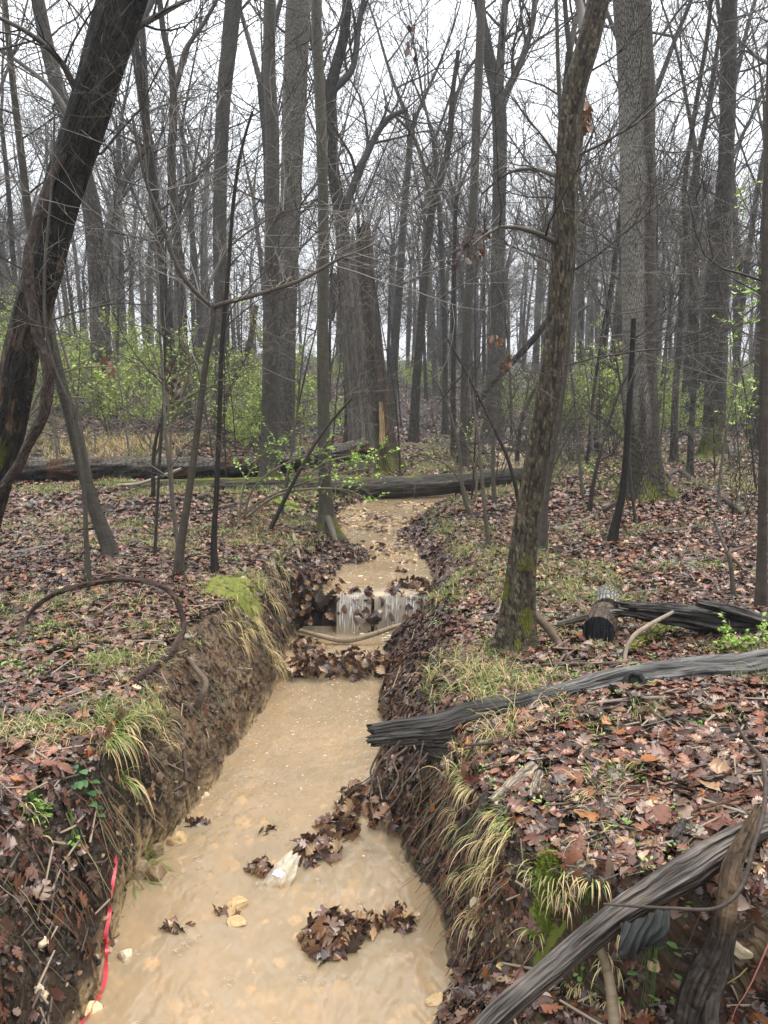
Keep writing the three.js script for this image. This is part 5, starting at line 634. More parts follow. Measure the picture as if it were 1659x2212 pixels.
// ------------------------------------------------------------------ grass, herbs, moss
const GRN = [[0.1, 0.17, 0.035], [0.2, 0.27, 0.06]], DRY = [[0.42, 0.32, 0.15], [0.6, 0.48, 0.25]];
function blade(G, p, dir, len, w, droop, c) { // curved strip, folded on its midrib
  const n = 6, d = dir.clone(), q = p.clone(), side = V(d.z, 0, -d.x); if (side.lengthSq() < 1e-5) side.set(1, 0, 0); side.normalize(); const k0 = G.count;
  for (let i = 0; i <= n; i++) { const t = i / n, ww = w * (1 - t * t) + 0.0003, nn = side.clone().cross(d).normalize(); G.vert(q.x - side.x * ww, q.y, q.z - side.z * ww, nn.x, nn.y, nn.z, 0, t, c); G.vert(q.x + side.x * ww, q.y, q.z + side.z * ww, nn.x, nn.y, nn.z, 1, t, c); if (i) { const a = k0 + (i - 1) * 2; G.i.push(a, a + 1, a + 2, a + 1, a + 3, a + 2); } d.y -= droop / n * (0.5 + t); d.normalize(); q.addScaledVector(d, len / n); }
}
function tuftGeo(r, G, p, nG, nD, len, spread, droop, bias, w) {
  for (let i = 0; i < nG + nD; i++) { const a = r() * 6.283, dry = i >= nG, e = spread * (0.2 + 0.8 * r()), dir = V(Math.cos(a) * e, 1, Math.sin(a) * e).addScaledVector(bias, dry ? 1 : 0.6).normalize(), c = dry ? mixc(DRY[0], DRY[1], r()) : mixc(GRN[0], GRN[1], r()); blade(G, V(p.x + Math.cos(a) * 0.03 * r(), p.y - 0.01, p.z + Math.sin(a) * 0.03 * r()), dir, len * (0.5 + 0.7 * r()) * (dry ? 1.15 : 0.9), w * (0.6 + 0.6 * r()), droop * (dry ? 1.5 : 0.8) * (0.6 + 0.8 * r()), c); }
}
function tuft(label, px, py, wpx, nG, nD, o = {}) {
  const p = onGround(px, py), k = mppAt(px, py, -p.z), n = normalAt(p.x, -p.z, 0.12), bias = V(n.x, 0, n.z).multiplyScalar(o.hang ?? 0.6), g = thing('grass_tuft', label, 'grass tuft', p, o.group), G = new Geo(), r = rng(px * 7 + py); G.base.copy(p);
  const roots = o.roots ?? 9; for (let i = 0; i < roots; i++) { const x = p.x + (r() - 0.5) * wpx * k * 0.8, d = -p.z + (r() - 0.5) * wpx * k * 0.8; tuftGeo(r, G, atGround(x, d), Math.ceil(nG / roots), Math.ceil(nD / roots), wpx * k * (o.len ?? 0.62), o.spread ?? 0.8, o.droop ?? 2.2, bias, o.w ?? 0.0019); }
  const m = mesh('blades', G.build(), M.grass, g); m.userData.kind = 'stuff'; return g;
}
for (const [px, py, w, ng, nd, label, o] of [
  [1085, 1585, 150, 60, 110, 'large half dry grass tuft just below the knot-hole log'], [1012, 1690, 90, 14, 100, 'dry straw grass hanging over the right undercut', { hang: 1.4, droop: 3 }], [1068, 1672, 70, 40, 30, 'small green grass tuft beside the hanging straw grass'], [1075, 1800, 110, 22, 120, 'long straw grass hanging down the right bank face', { hang: 1.5, droop: 3.2, len: 0.9 }], [1110, 1775, 90, 70, 30, 'green grass tuft above the long hanging straw'], [1160, 1690, 80, 30, 60, 'loose straw grass beside the pale bark slabs'],
  [1320, 1690, 100, 90, 30, 'broad bladed green grass tuft in the middle of the right bank', { w: 0.004, spread: 0.6 }], [1270, 1730, 130, 20, 110, 'sweeping straw grass left of the broad green tuft', { hang: 1.1, droop: 2.8 }], [1295, 1790, 130, 40, 130, 'largest straw grass clump in the middle of the right bank', { hang: 1.1, droop: 2.8 }], [1195, 1890, 100, 110, 50, 'bright green grassy clump at the edge of the right undercut', { droop: 2.4 }], [1300, 1925, 100, 50, 90, 'pale grass tuft just above the foreground log', { droop: 2.6 }], [1220, 1965, 80, 10, 80, 'dry grass fringe hanging at the undercut left of the foreground log', { hang: 1.5, droop: 3.4 }], [1498, 1822, 80, 34, 22, 'small tuft with green and yellow blades at the top of the foreground log', { w: 0.003 }], [1470, 1700, 50, 24, 6, 'tiny green tuft among the leaves right of the broad green tuft'],
  [1070, 1470, 150, 50, 130, 'big pale grass clump at the foot of the leaning tree'], [965, 1500, 60, 70, 20, 'bright green tuft above the right shore opposite the clay bank'], [985, 1540, 60, 10, 70, 'hanging dry grass below the bright green tuft', { hang: 1.5, droop: 3 }], [1190, 1470, 70, 50, 20, 'green tuft right of the leaning tree foot'], [1050, 1410, 60, 60, 20, 'green tuft left of the leaning tree foot'], [990, 1400, 60, 30, 50, 'straw tuft on the slope left of the leaning tree'], [1225, 1560, 80, 26, 50, 'grass tuft between the knot-hole log and the long dark stick'], [1005, 1290, 60, 30, 40, 'grass tuft on the right slope level with the waterfall'], [1200, 1235, 60, 40, 20, 'green tuft on the right flat behind the leaning tree'], [1420, 1240, 60, 40, 16, 'green tuft near the arched branch on the right flat'], [1560, 1230, 50, 46, 10, 'bright green tuft by the pale tan branch'], [1280, 1330, 50, 20, 20, 'grass tuft beside the lichened log chunk'], [950, 1160, 60, 60, 20, 'green tuft beside the riffle on the right bank'], [1020, 1190, 60, 40, 30, 'tuft on the right bank above the riffle'],
  [232, 1560, 110, 120, 40, 'large green grass tuft on top of the left bank', { w: 0.003 }], [268, 1660, 120, 90, 40, 'green grass drooping down the left bank face', { hang: 1.3, droop: 2.6, w: 0.0035, len: 0.9 }], [342, 1570, 70, 4, 60, 'dry straw tuft hanging on the left clay bank', { hang: 1.4, droop: 3.2 }], [232, 1440, 70, 80, 20, 'green tuft below the vine hoop'], [162, 1300, 60, 70, 20, 'green tuft inside the vine hoop on the left'], [215, 1285, 60, 60, 20, 'green tuft inside the vine hoop at the top'], [70, 1780, 70, 40, 14, 'thin green tuft at the lower left edge of the bank'], [55, 1590, 90, 10, 60, 'flat straw grass on the left bank near the picture edge'], [530, 1180, 80, 40, 80, 'straw grass beside the moss cushion'], [560, 1260, 90, 20, 110, 'straw grass hanging over the left bank edge by the moss cushion', { hang: 1.3, droop: 3 }], [590, 1225, 70, 20, 70, 'straw grass hanging over the hollow in the left bank', { hang: 1.3, droop: 3 }], [500, 1340, 80, 10, 90, 'brown grass hanging under the moss cushion', { hang: 1.5, droop: 3.4 }], [555, 1350, 80, 6, 90, 'brown dead grass hanging down to the dam', { hang: 1.6, droop: 3.6, len: 0.9 }], [420, 1195, 60, 50, 20, 'green tuft between the saplings on the left flat'], [330, 1190, 60, 50, 20, 'green tuft right of the small leaning tree foot'], [300, 1560, 60, 30, 12, 'small drooping tuft at the top of the left clay bank', { hang: 1 }]]) tuft(label, px, py, w, ng, nd, o ?? {});
{ // short grass of the flats
  const r = rng(606), geos = [0, 1, 2].map((i) => { const G = new Geo(); for (let k = 0; k < 4; k++) tuftGeo(r, G, V((r() - 0.5) * 0.16, 0, (r() - 0.5) * 0.16), 7, i === 2 ? 7 : 3, 0.15, 0.9, 2, V(0, 0, 0), 0.0022); return G.build(); }), lists = [[], [], []];
  for (let i = 0; i < 15000; i++) { const d = 3.2 + 26 * Math.pow(r(), 1.2), x = (r() * 2 - 1) * d * 0.56; if (inCreek(x, d)) continue; const t = bankT(x, d), n = fbm(x * 1.3, d * 1.3, 0, 3), edge = t > 0.75 && t < 3.2 ? 0.14 : 0; if (n + edge + (d > 12 ? 0.06 : 0) < 0.63 - 0.16 * (r() < 0.12) || t < 0.6) continue; const s = (0.4 + 0.6 * r()) * (d > 12 ? 1.4 : 1), q = new THREE.Quaternion().setFromAxisAngle(V(0, 1, 0), r() * 6.283); lists[Math.floor(r() * 3)].push(new THREE.Matrix4().compose(V(x, height(x, d), -d), q, V(s, s, s))); }
  const g = new THREE.Group(); g.name = 'grass'; g.userData.kind = 'stuff'; scene.add(g); tag(g, 'short green and straw grass growing in patches along both banks', 'grass');
  lists.forEach((l, k) => { const m = new THREE.InstancedMesh(geos[k], M.grass, l.length); m.name = 'grass_blades'; m.userData.kind = 'stuff'; l.forEach((mt, i) => m.setMatrixAt(i, mt)); g.add(m); });
}
{ // straw patch at the foot of the hillside
  const r = rng(616), G = new Geo(), c = onGround(255, 965), g = thing('dry_grass_patch', 'tan patch of dry grass at the foot of the left hillside behind the rotting log', 'dry grass', c); G.base.copy(c);
  for (let i = 0; i < 260; i++) { const x = c.x + 1.9 * (r() + r() - 1), d = -c.z + 2.2 * (r() + r() - 1); tuftGeo(r, G, atGround(x, d), 0, 7, 0.4, 0.8, 1.6, V(0, 0, 0), 0.006); }
  mesh('blades', G.build(), M.grass, g).userData.kind = 'stuff';
}
{ // small green sprouts between the leaves
  const r = rng(626), geos = [0, 1, 2].map(() => { const G = new Geo(); for (let k = 0; k < 9; k++) { const a = r() * 6.283, e = 0.045 * r(); G.leaf(Math.cos(a) * e, 0.02 + 0.035 * r(), Math.sin(a) * e, V(Math.cos(a), 0.4 * r(), Math.sin(a)).normalize(), 0.018 + 0.014 * r(), 0.006 + 0.003 * r(), mixc([0.14, 0.27, 0.05], [0.3, 0.44, 0.12], r()), 0); } return G.build(); }), lists = [[], [], []];
  for (let i = 0; i < 2300; i++) { const d = 2.2 + 13 * Math.pow(r(), 1.1), x = (r() * 2 - 1) * d * 0.54; if (inCreek(x, d) || bankT(x, d) < 0.7 || fbm(x * 1.1 + 70, d * 1.1, 0, 2) < 0.5 + 0.1 * (r() - 0.5) || r() < (d < 4.5 ? 0.55 : 0.2)) continue; const s = 0.4 + 0.7 * r(); lists[i % 3].push(new THREE.Matrix4().compose(V(x, height(x, d) + 0.015, -d), new THREE.Quaternion().setFromAxisAngle(V(0, 1, 0), r() * 6.283), V(s, s, s))); }
  const g = new THREE.Group(); g.name = 'sprouts'; g.userData.kind = 'stuff'; scene.add(g); tag(g, 'tiny bright green sprouts scattered among the dead leaves of both banks', 'sprouts');
  lists.forEach((l, k) => { const m = new THREE.InstancedMesh(geos[k], M.leaf, l.length); m.name = 'sprout_leaves'; m.userData.kind = 'stuff'; l.forEach((mt, i) => m.setMatrixAt(i, mt)); g.add(m); });
}
// herbs: rosettes of small rounded leaves
function herb(name, label, px, py, wpx, n, o = {}) {
  const p = onGround(px, py), k = mppAt(px, py, -p.z), R = wpx * k * 0.5, g = thing(name, label, 'plant', p), r = rng(px * 3 + py * 5), S = new Geo(), c0 = o.c0 ?? [0.09, 0.2, 0.05], c1 = o.c1 ?? [0.2, 0.34, 0.09]; S.base.copy(p);
  for (let i = 0; i < n; i++) {
    const a = r() * 6.283, e = Math.sqrt(r()), x = p.x + Math.cos(a) * e * R, d = -p.z + Math.sin(a) * e * R * 0.8, y = height(x, d) + (o.h ?? 0.6) * R * (1.1 - e) * (0.5 + 0.6 * r()), len = (o.leaf ?? 0.02) * (0.6 + 0.7 * r()), L = new Geo(); S.tube([p.clone(), V((p.x + x) / 2, Math.max(y, p.y + 0.02), -(d - p.z) / 2), V(x, y, -d)], [0.0015, 0.0012, 0.001], { sides: 3, color: c0 });
    const dir = V(Math.cos(a), 0.3 * (r() - 0.3), -Math.sin(a)).normalize(), sd = V(dir.z, 0, -dir.x).normalize(), cc = mixc(c0, c1, r()), m = 7; L.base.copy(p);
    const k0 = L.count, nn = sd.clone().cross(dir).normalize(); for (let q = 0; q <= m; q++) { const t = q / m, w = len * 0.42 * Math.pow(Math.sin(Math.PI * Math.min(0.98, 0.06 + t * 0.92)), 0.7); for (const s of [-1, 0, 1]) L.vert(x + dir.x * len * t + sd.x * w * s, y + dir.y * len * t + Math.abs(s) * w * 0.3 - len * t * t * 0.25, -d + dir.z * len * t + sd.z * w * s, nn.x, nn.y, nn.z, s, t, cc); if (q) { const A = k0 + (q - 1) * 3, B = A + 3; L.i.push(A, A + 1, B, B, A + 1, B + 1, A + 1, A + 2, B + 1, B + 1, A + 2, B + 2); } }
    mesh('leaf', L.build(), M.leaf, g);
  }
  const sm_ = mesh('stems', S.build(), M.leaf, g); sm_.userData.kind = 'stuff'; return g;
}
herb('broad_leaf_herb', 'dark green rosette of broad round leaves on the left bank top', 148, 1655, 120, 46, { leaf: 0.036, c0: [0.05, 0.12, 0.045], c1: [0.13, 0.24, 0.1], h: 0.35 });
for (const [x, y, w, n, label] of [[75, 1740, 70, 60, 'small leafed bright herb at the lower left bank edge'], [300, 1360, 55, 44, 'bright herb inside the vine hoop on the right'], [165, 1358, 70, 46, 'bright herb inside the vine hoop in the middle'], [22, 1450, 90, 70, 'patch of bright herb at the left picture edge'], [20, 1395, 60, 40, 'small bright herb left of the vine hoop'], [120, 1440, 55, 36, 'bright herb just under the vine hoop'], [1443, 1698, 60, 60, 'bright cress-like herb in the leaves of the right bank'], [1374, 1850, 80, 70, 'bright cress-like herb above the foreground log'], [1240, 1860, 60, 50, 'green herb beside the bright grassy clump'], [1505, 1565, 50, 20, 'light green clover by the weathered tan pole'], [1270, 1985, 50, 40, 'small green herb under the undercut'], [1105, 1705, 40, 22, 'small herb under the long pale bark slab'], [160, 1800, 40, 20, 'single green seedling on the dark left bank'], [280, 1210, 60, 34, 'herb patch on the left flat behind the hoop'], [500, 1215, 60, 34, 'herb by the moss cushion top']]) herb('bright_herb', label, x, y, w, Math.min(n, 46), { leaf: 0.018 + 0.006 * (w > 70), c0: [0.13, 0.27, 0.05], c1: [0.28, 0.45, 0.12] });
herb('climbing_vine', 'green vine with round leaves hanging beside the dark cloth', 1420, 2050, 90, 16, { leaf: 0.03, c0: [0.12, 0.25, 0.07], c1: [0.25, 0.4, 0.15], h: 1.4 });
// moss cushions
function mossPatch(label, px, py, wx, wd, c) {
  const p = onGround(px, py), d0 = -p.z, P = [], I = [], C = [], U = [], n = 56; for (let j = 0; j <= n; j++) for (let i = 0; i <= n; i++) { const u = i / n * 2 - 1, v = j / n * 2 - 1, q = Math.hypot(u, v), x = p.x + u * wx, d = d0 + v * wd, e = q + 1.5 * (fbm(x * 6, d * 6, 2, 4) - 0.42), hh = smoothstep(1 - e, 0, 0.5) * smoothstep(bankT(x, d), 0.45, 0.7) * (0.03 + 0.03 * vn(x * 30, d * 30, 4.5) + 0.012 * vn(x * 90, d * 90, 7.5)) - 0.02 * smoothstep(e, 0.85, 1) - 0.03 * (1 - smoothstep(bankT(x, d), 0.4, 0.6)); P.push(x - p.x, height(x, d) + hh - p.y, -d - p.z); const k = 0.6 + 0.8 * vn(x * 40, d * 40, 1.5); C.push(c[0] * k, c[1] * k, c[2] * k); U.push(x, d); }
  for (let j = 0; j < n; j++) for (let i = 0; i < n; i++) { const a = j * (n + 1) + i, b = a + n + 1; I.push(a, a + 1, b, b, a + 1, b + 1); }
  const g = new THREE.BufferGeometry(); g.setAttribute('position', new THREE.Float32BufferAttribute(P, 3)); g.setAttribute('uv', new THREE.Float32BufferAttribute(U, 2)); g.setAttribute('color', new THREE.Float32BufferAttribute(C, 3)); g.setIndex(I); g.computeVertexNormals();
  const o = thing('moss_cushion', label, 'moss', p), m = mesh('moss', g, new THREE.MeshStandardMaterial({ vertexColors: true, roughness: 0.95, bumpMap: TX.soil.bump, bumpScale: 0.03 }), o), G = new Geo(), r = rng(px + py); G.base.copy(p);
  for (let i = 0; i < 1500; i++) { const a = r() * 6.283, e = Math.sqrt(r()) * 0.6, x = p.x + Math.cos(a) * e * wx, d = d0 + Math.sin(a) * e * wd; blade(G, V(x, height(x, d) + 0.02, -d), V(r() - 0.5, 1, r() - 0.5).normalize(), 0.03 + 0.02 * r(), 0.002, 1.2, mixc(c, [c[0] * 1.6, c[1] * 1.5, c[2] * 1.3], r())); }
  mesh('moss_fronds', G.build(), M.grass, o).userData.kind = 'stuff';
}
mossPatch('bright yellow green moss cushion on the left bank edge', 500, 1275, 0.36, 0.5, [0.13, 0.145, 0.02]); mossPatch('moss patch at the left bank before the log bridge', 612, 1090, 0.3, 0.35, [0.16, 0.19, 0.03]); mossPatch('dark moss hanging at the undercut right of the grassy clump', 1180, 1935, 0.06, 0.08, [0.12, 0.15, 0.02]);

// ------------------------------------------------------------------ leafing shrubs and sprigs close by
const NEWLEAF = [[0.24, 0.4, 0.06], [0.42, 0.58, 0.14]];
function leafy(name, label, stems, wpx, leaves, leafLen, o = {}) { // stems: [[px,py,d]...]
  const r = rng(label.length * 77 + leaves), first = at(...stems[0][0]), g = thing(name, label, o.category ?? 'shrub', first), L = new Geo(); L.base.copy(first);
  for (const s of stems) {
    const K = s.map((k) => at(...k)), S = new Geo(); S.base.copy(first); const [P, Q] = spline(K, K.map((_, i) => wpx / 2 * mpp(s[0][2]) * (1 - 0.75 * i / K.length)), 0.06); S.tube(P, Q, { sides: 6, color: speck(o.tone ?? [0.14, 0.115, 0.08]) });
    const from = Math.floor(P.length * (o.from ?? 0.4)); const kids = o.kids ?? 10;
    for (let i = 0; i < kids; i++) { const j = Math.min(P.length - 2, from + Math.floor((P.length - from) * (i + r()) / kids)), ax = P[j + 1].clone().sub(P[j]).normalize(), len = (o.side ?? 0.35) * (0.5 + r()), q = wander(r, P[j], around(r, ax, 0.7 + 0.6 * r()), len, 4, 0.35, 0.1); S.tube(q, taper(4, Math.max(0.0022, Q[j] * 0.5), 0.0012), { sides: 3, color: o.tone ?? [0.14, 0.115, 0.08] });
      for (let m = 0; m < leaves; m++) { const t = r() * 3.99, u = Math.floor(t), w = q[u].clone().lerp(q[u + 1], t - u), cc = mixc(NEWLEAF[0], NEWLEAF[1], r()), sz = leafLen * (0.6 + 0.7 * r()); L.leaf(w.x, w.y, w.z, V(r() - 0.5, 0.5 * r() - 0.15, r() - 0.5).normalize(), sz, sz * 0.32, cc, (r() - 0.5) * 1.5); } }
    mesh('stem', S.build(), M.twig, g);
  }
  mesh('foliage', L.build(), M.leaf, g).userData.kind = 'stuff'; return g;
}
leafy('leafing_shrub', 'bright green leafing shrub arching over the left bank before the log bridge', [[[520, 1120, 9.6], [560, 1085, 9.5], [630, 1052, 9.3], [720, 1025, 9.1], [800, 1012, 9.0]], [[525, 1125, 9.6], [545, 1060, 9.5], [600, 1010, 9.3], [660, 985, 9.2], [720, 965, 9.1]], [[515, 1125, 9.6], [530, 1040, 9.7], [570, 980, 9.7], [600, 960, 9.7]], [[530, 1120, 9.6], [600, 1070, 9.2], [690, 1055, 8.9], [760, 1062, 8.8], [800, 1085, 8.7]], [[640, 1050, 9.3], [700, 1000, 9.2], [770, 985, 9.2], [815, 990, 9.2]]], 6, 22, 0.046, { from: 0.3, kids: 11, side: 0.34 });
leafy('leafing_sapling', 'leafing sapling with bright new leaves left of the close trunk pair', [[[372, 1065, 11], [368, 960, 11], [372, 880, 11], [400, 800, 10.9], [440, 760, 10.8]], [[370, 900, 11], [350, 820, 11], [330, 760, 11]], [[372, 880, 11], [420, 850, 10.8], [470, 830, 10.7]], [[368, 930, 11], [410, 780, 10.9], [390, 720, 10.9]]], 8, 14, 0.05, { from: 0.35, kids: 12, side: 0.5 });
leafy('leafing_sapling', 'leafing branch with pale new leaves over the left hillside edge', [[[60, 900, 9], [90, 840, 9], [150, 800, 8.9], [240, 790, 8.8]], [[60, 900, 9], [110, 860, 9], [190, 860, 8.9]]], 7, 9, 0.045, { from: 0.3, kids: 10, side: 0.4 });
leafy('leafing_sprig', 'bright leafy sprig reaching in from the right edge below mid height', [[[1740, 700, 6], [1690, 670, 6], [1640, 640, 6], [1600, 620, 6]], [[1740, 720, 6], [1680, 700, 6], [1625, 690, 6], [1585, 700, 6]]], 5, 12, 0.04, { from: 0.2, kids: 9, side: 0.22, category: 'branch' });
leafy('leafing_sprig', 'bright leafy sprig at the right edge above the flat', [[[1745, 930, 6.5], [1690, 900, 6.5], [1640, 880, 6.5], [1600, 895, 6.5]], [[1740, 850, 6.5], [1680, 850, 6.5], [1640, 835, 6.5]]], 5, 10, 0.045, { from: 0.2, kids: 9, side: 0.25, category: 'branch' });
leafy('leafing_sprig', 'few bright leaves on a twig at the upper right edge', [[[1740, 400, 6], [1690, 405, 6], [1640, 395, 6], [1600, 420, 6]]], 4, 7, 0.04, { from: 0.2, kids: 7, side: 0.2, category: 'branch' });
leafy('seedling', 'bright green seedling beside the charred log', [[[1583, 1412, 4.35], [1580, 1385, 4.35], [1575, 1340, 4.35]], [[1583, 1412, 4.35], [1600, 1390, 4.33], [1625, 1375, 4.3]], [[1583, 1412, 4.35], [1565, 1395, 4.33], [1555, 1380, 4.3]]], 4, 12, 0.032, { from: 0.2, kids: 6, side: 0.1, category: 'plant' });
leafy('seedling', 'small bright seedling at the right edge below the charred log', [[[1655, 1400, 4.4], [1650, 1375, 4.4], [1640, 1355, 4.4]], [[1655, 1400, 4.4], [1668, 1380, 4.4]]], 4, 10, 0.03, { from: 0.2, kids: 6, side: 0.1, category: 'plant' });
leafy('leafing_shrub', 'small leafing bush on the right bank by the log bridge', [[[1020, 1110, 11.5], [1000, 1050, 11.5], [960, 1000, 11.4], [905, 985, 11.3]], [[1020, 1110, 11.5], [1030, 1030, 11.5], [1010, 960, 11.5], [1020, 925, 11.5]]], 7, 7, 0.045, { from: 0.4, kids: 9, side: 0.4 });
leafy('leafing_shrub', 'leafing bush left of the big two-toned tree foot', [[[1300, 1070, 12], [1290, 1030, 12], [1270, 1010, 12]], [[1300, 1070, 12], [1315, 1035, 12], [1330, 1020, 12]]], 6, 12, 0.045, { from: 0.3, kids: 8, side: 0.25 });
// dry leaves still hanging on twigs
for (const [px, py, w, h, d, n, label, tw] of [[1008, 538, 40, 60, 8, 16, 'cluster of dark dead leaves hanging right of centre in the branches', [[930, 655], [1000, 565], [1050, 500]]], [1046, 515, 26, 60, 8, 9, 'smaller dead leaf cluster beside the dark hanging one', [[1008, 525], [1040, 495], [1062, 470]]], [1072, 742, 30, 34, 9.2, 10, 'rusty dead leaves on the thin arching stem', [[1085, 640], [1075, 720], [1078, 760]]], [1092, 782, 22, 40, 9.2, 8, 'rusty dead leaves just under the others on the arching stem', [[1098, 740], [1092, 770], [1090, 800]]], [371, 815, 40, 70, 10.5, 18, 'dark dead leaf cluster in the left sapling', [[372, 900], [370, 820], [368, 770]]], [230, 795, 40, 44, 12, 12, 'rusty dead leaves before the hillside tree', [[250, 850], [230, 800], [225, 760]]], [893, 95, 26, 50, 12, 9, 'dead leaves hanging high in the branches at the top', [[870, 120], [893, 80], [920, 60]]], [1262, 255, 22, 46, 7, 8, 'brown dead leaves hanging beside the leaning tree', [[1240, 250], [1262, 235], [1290, 245]]]]) {
  const p = at(px, py, d), g = thing('dead_leaf_cluster', label, 'dead leaves', p), r = rng(px), k = mpp(d), T = new Geo(), tp = tw.map(([x, y]) => at(x, y, d)); T.base.copy(p); const [P, Q] = spline(tp, [0.005, 0.004, 0.003], 0.08); T.tube(P, Q, { sides: 5, color: TWIG }); mesh('twig', T.build(), M.twig, g);
  for (let i = 0; i < n; i++) { const m = mesh('leaf', LEAVES[Math.floor(r() * 12)], wetMats[label.startsWith('rusty') || label.startsWith('brown') ? 3 : [0, 1, 5][i % 3]], g), s = 0.11 * (0.7 + 0.6 * r()) * (d > 11 ? 1.4 : 1); m.position.set((r() - 0.5) * w * k, (r() - 0.5) * h * k, (r() - 0.5) * w * k); m.rotation.set((r() - 0.5) * 1.4, r() * 6.283, Math.PI + (r() - 0.5) * 1.2); m.scale.set(s, s, s); }
}
// ------------------------------------------------------------------ roots and clods on the cut banks
{
  const r = rng(515);
  const rootMat = [[0.16, 0.1, 0.065], [0.1, 0.066, 0.048], [0.26, 0.19, 0.12]];
  for (const [label, d0, d1, n, L, right] of [['fine roots hanging on the left bank face nearest the camera', 2.3, 3.3, 50, 0.4], ['fine roots hanging on the left clay bank', 3.4, 5.4, 100, 0.3], ['dense brown roots hanging on the left bank by the dam', 5.3, 6.9, 170, 0.5], ['roots hanging in the hollow of the left bank above the dam', 6.9, 8.3, 120, 0.35], ['dark roots and stems hanging under the knot-hole log', 3.0, 4.2, 120, 0.4, 1], ['fine roots hanging in the right undercut nearest the camera', 2.2, 3.0, 90, 0.32, 1], ['roots poking out of the right bank beside the waterfall', 5.2, 8.2, 80, 0.3, 1]]) {
    const dm = (d0 + d1) / 2, o = atGround(right ? topRx(dm) : topLx(dm), dm), g = thing('hanging_roots', label, 'roots', o), G = new Geo(); G.base.copy(o);
    for (let i = 0; i < n; i++) {
      const d = lerp(d0, d1, r()), t0 = 0.35 + 0.65 * r(), f = right ? (t) => lerp(toeR(d), topRx(d), t) : (t) => lerp(toeL(d), topLx(d), t), K = [], m = 6, w = 0.0012 + 0.0035 * r() * r(), len = L * (0.4 + 0.8 * r()); let x = f(t0), dd = d, y = height(x, d) + 0.012; const drift = (r() - 0.5) * 0.25, off = 0.03 * r();
      for (let k = 0; k <= m; k++) { K.push(V(x, y, -dd)); x += (right ? -1 : 1) * (0.02 + off * 0.4) + 0.02 * (r() - 0.5); dd += drift * len / m + 0.025 * (r() - 0.5); y = Math.max(K[k].y - len / m * (0.6 + 0.6 * r()), height(x, dd) + 0.006); }
      const [P, Q] = spline(K, K.map((_, k) => w * (1.1 - 0.8 * k / m)), 0.05), c = rootMat[Math.floor(r() * 3)]; G.tube(P, Q, { sides: 4, color: [c[0] * (0.6 + 0.7 * r()), c[1] * (0.6 + 0.7 * r()), c[2] * 0.9] });
    }
    mesh('root_strands', G.build(), M.twig, g).userData.kind = 'stuff';
  }
  const clod = [0, 1, 2].map((k) => { const g = new THREE.IcosahedronGeometry(1, 2), p = g.attributes.position; for (let i = 0; i < p.count; i++) { const f = 0.55 + 0.9 * fbm(p.getX(i) * 1.6 + k * 9, p.getY(i) * 1.6 + 4, p.getZ(i) * 1.6 + 0.5, 3); p.setXYZ(i, p.getX(i) * f, p.getY(i) * f, p.getZ(i) * f); } g.computeVertexNormals(); return g; }), lists = [[], [], []];
  for (let i = 0; i < 3000; i++) { const right = r() < 0.35, d = 2 + 6.4 * Math.pow(r(), 1.3), t = r(), x = right ? lerp(toeR(d), topRx(d), t) : lerp(toeL(d), topLx(d), t), s = (0.005 + 0.024 * Math.pow(r(), 2.6)) * (!right && d < 3.7 ? 0.6 : 1), q = new THREE.Quaternion().setFromEuler(new THREE.Euler(r() * 6, r() * 6, r() * 6)), n = fbm(x * 3, d * 3, 1, 2), clay = !right && d > 3.6 && d < 5.9, c = clay ? mixc([0.085, 0.06, 0.037], [0.22, 0.155, 0.092], n) : mixc([0.026, 0.018, 0.013], [0.065, 0.045, 0.03], n); lists[i % 3].push([new THREE.Matrix4().compose(V(x, height(x, d), -d), q, V(s * (0.8 + 0.8 * r()), s, s)), c]); }
  const g = new THREE.Group(); g.name = 'soil_clods'; g.userData.kind = 'stuff'; scene.add(g); tag(g, 'lumps of bare wet soil sticking out of the cut banks', 'soil'); const cm = new THREE.MeshStandardMaterial({ color: 0xffffff, map: TX.soil.map, bumpMap: TX.soil.bump, bumpScale: 0.01, roughness: 0.5 });
  lists.forEach((l, k) => { const m = new THREE.InstancedMesh(clod[k], cm, l.length), c = new THREE.Color(); m.name = 'clods'; m.userData.kind = 'stuff'; l.forEach(([mt, cc], i) => { m.setMatrixAt(i, mt); m.setColorAt(i, c.setRGB(...cc)); }); g.add(m); });
}
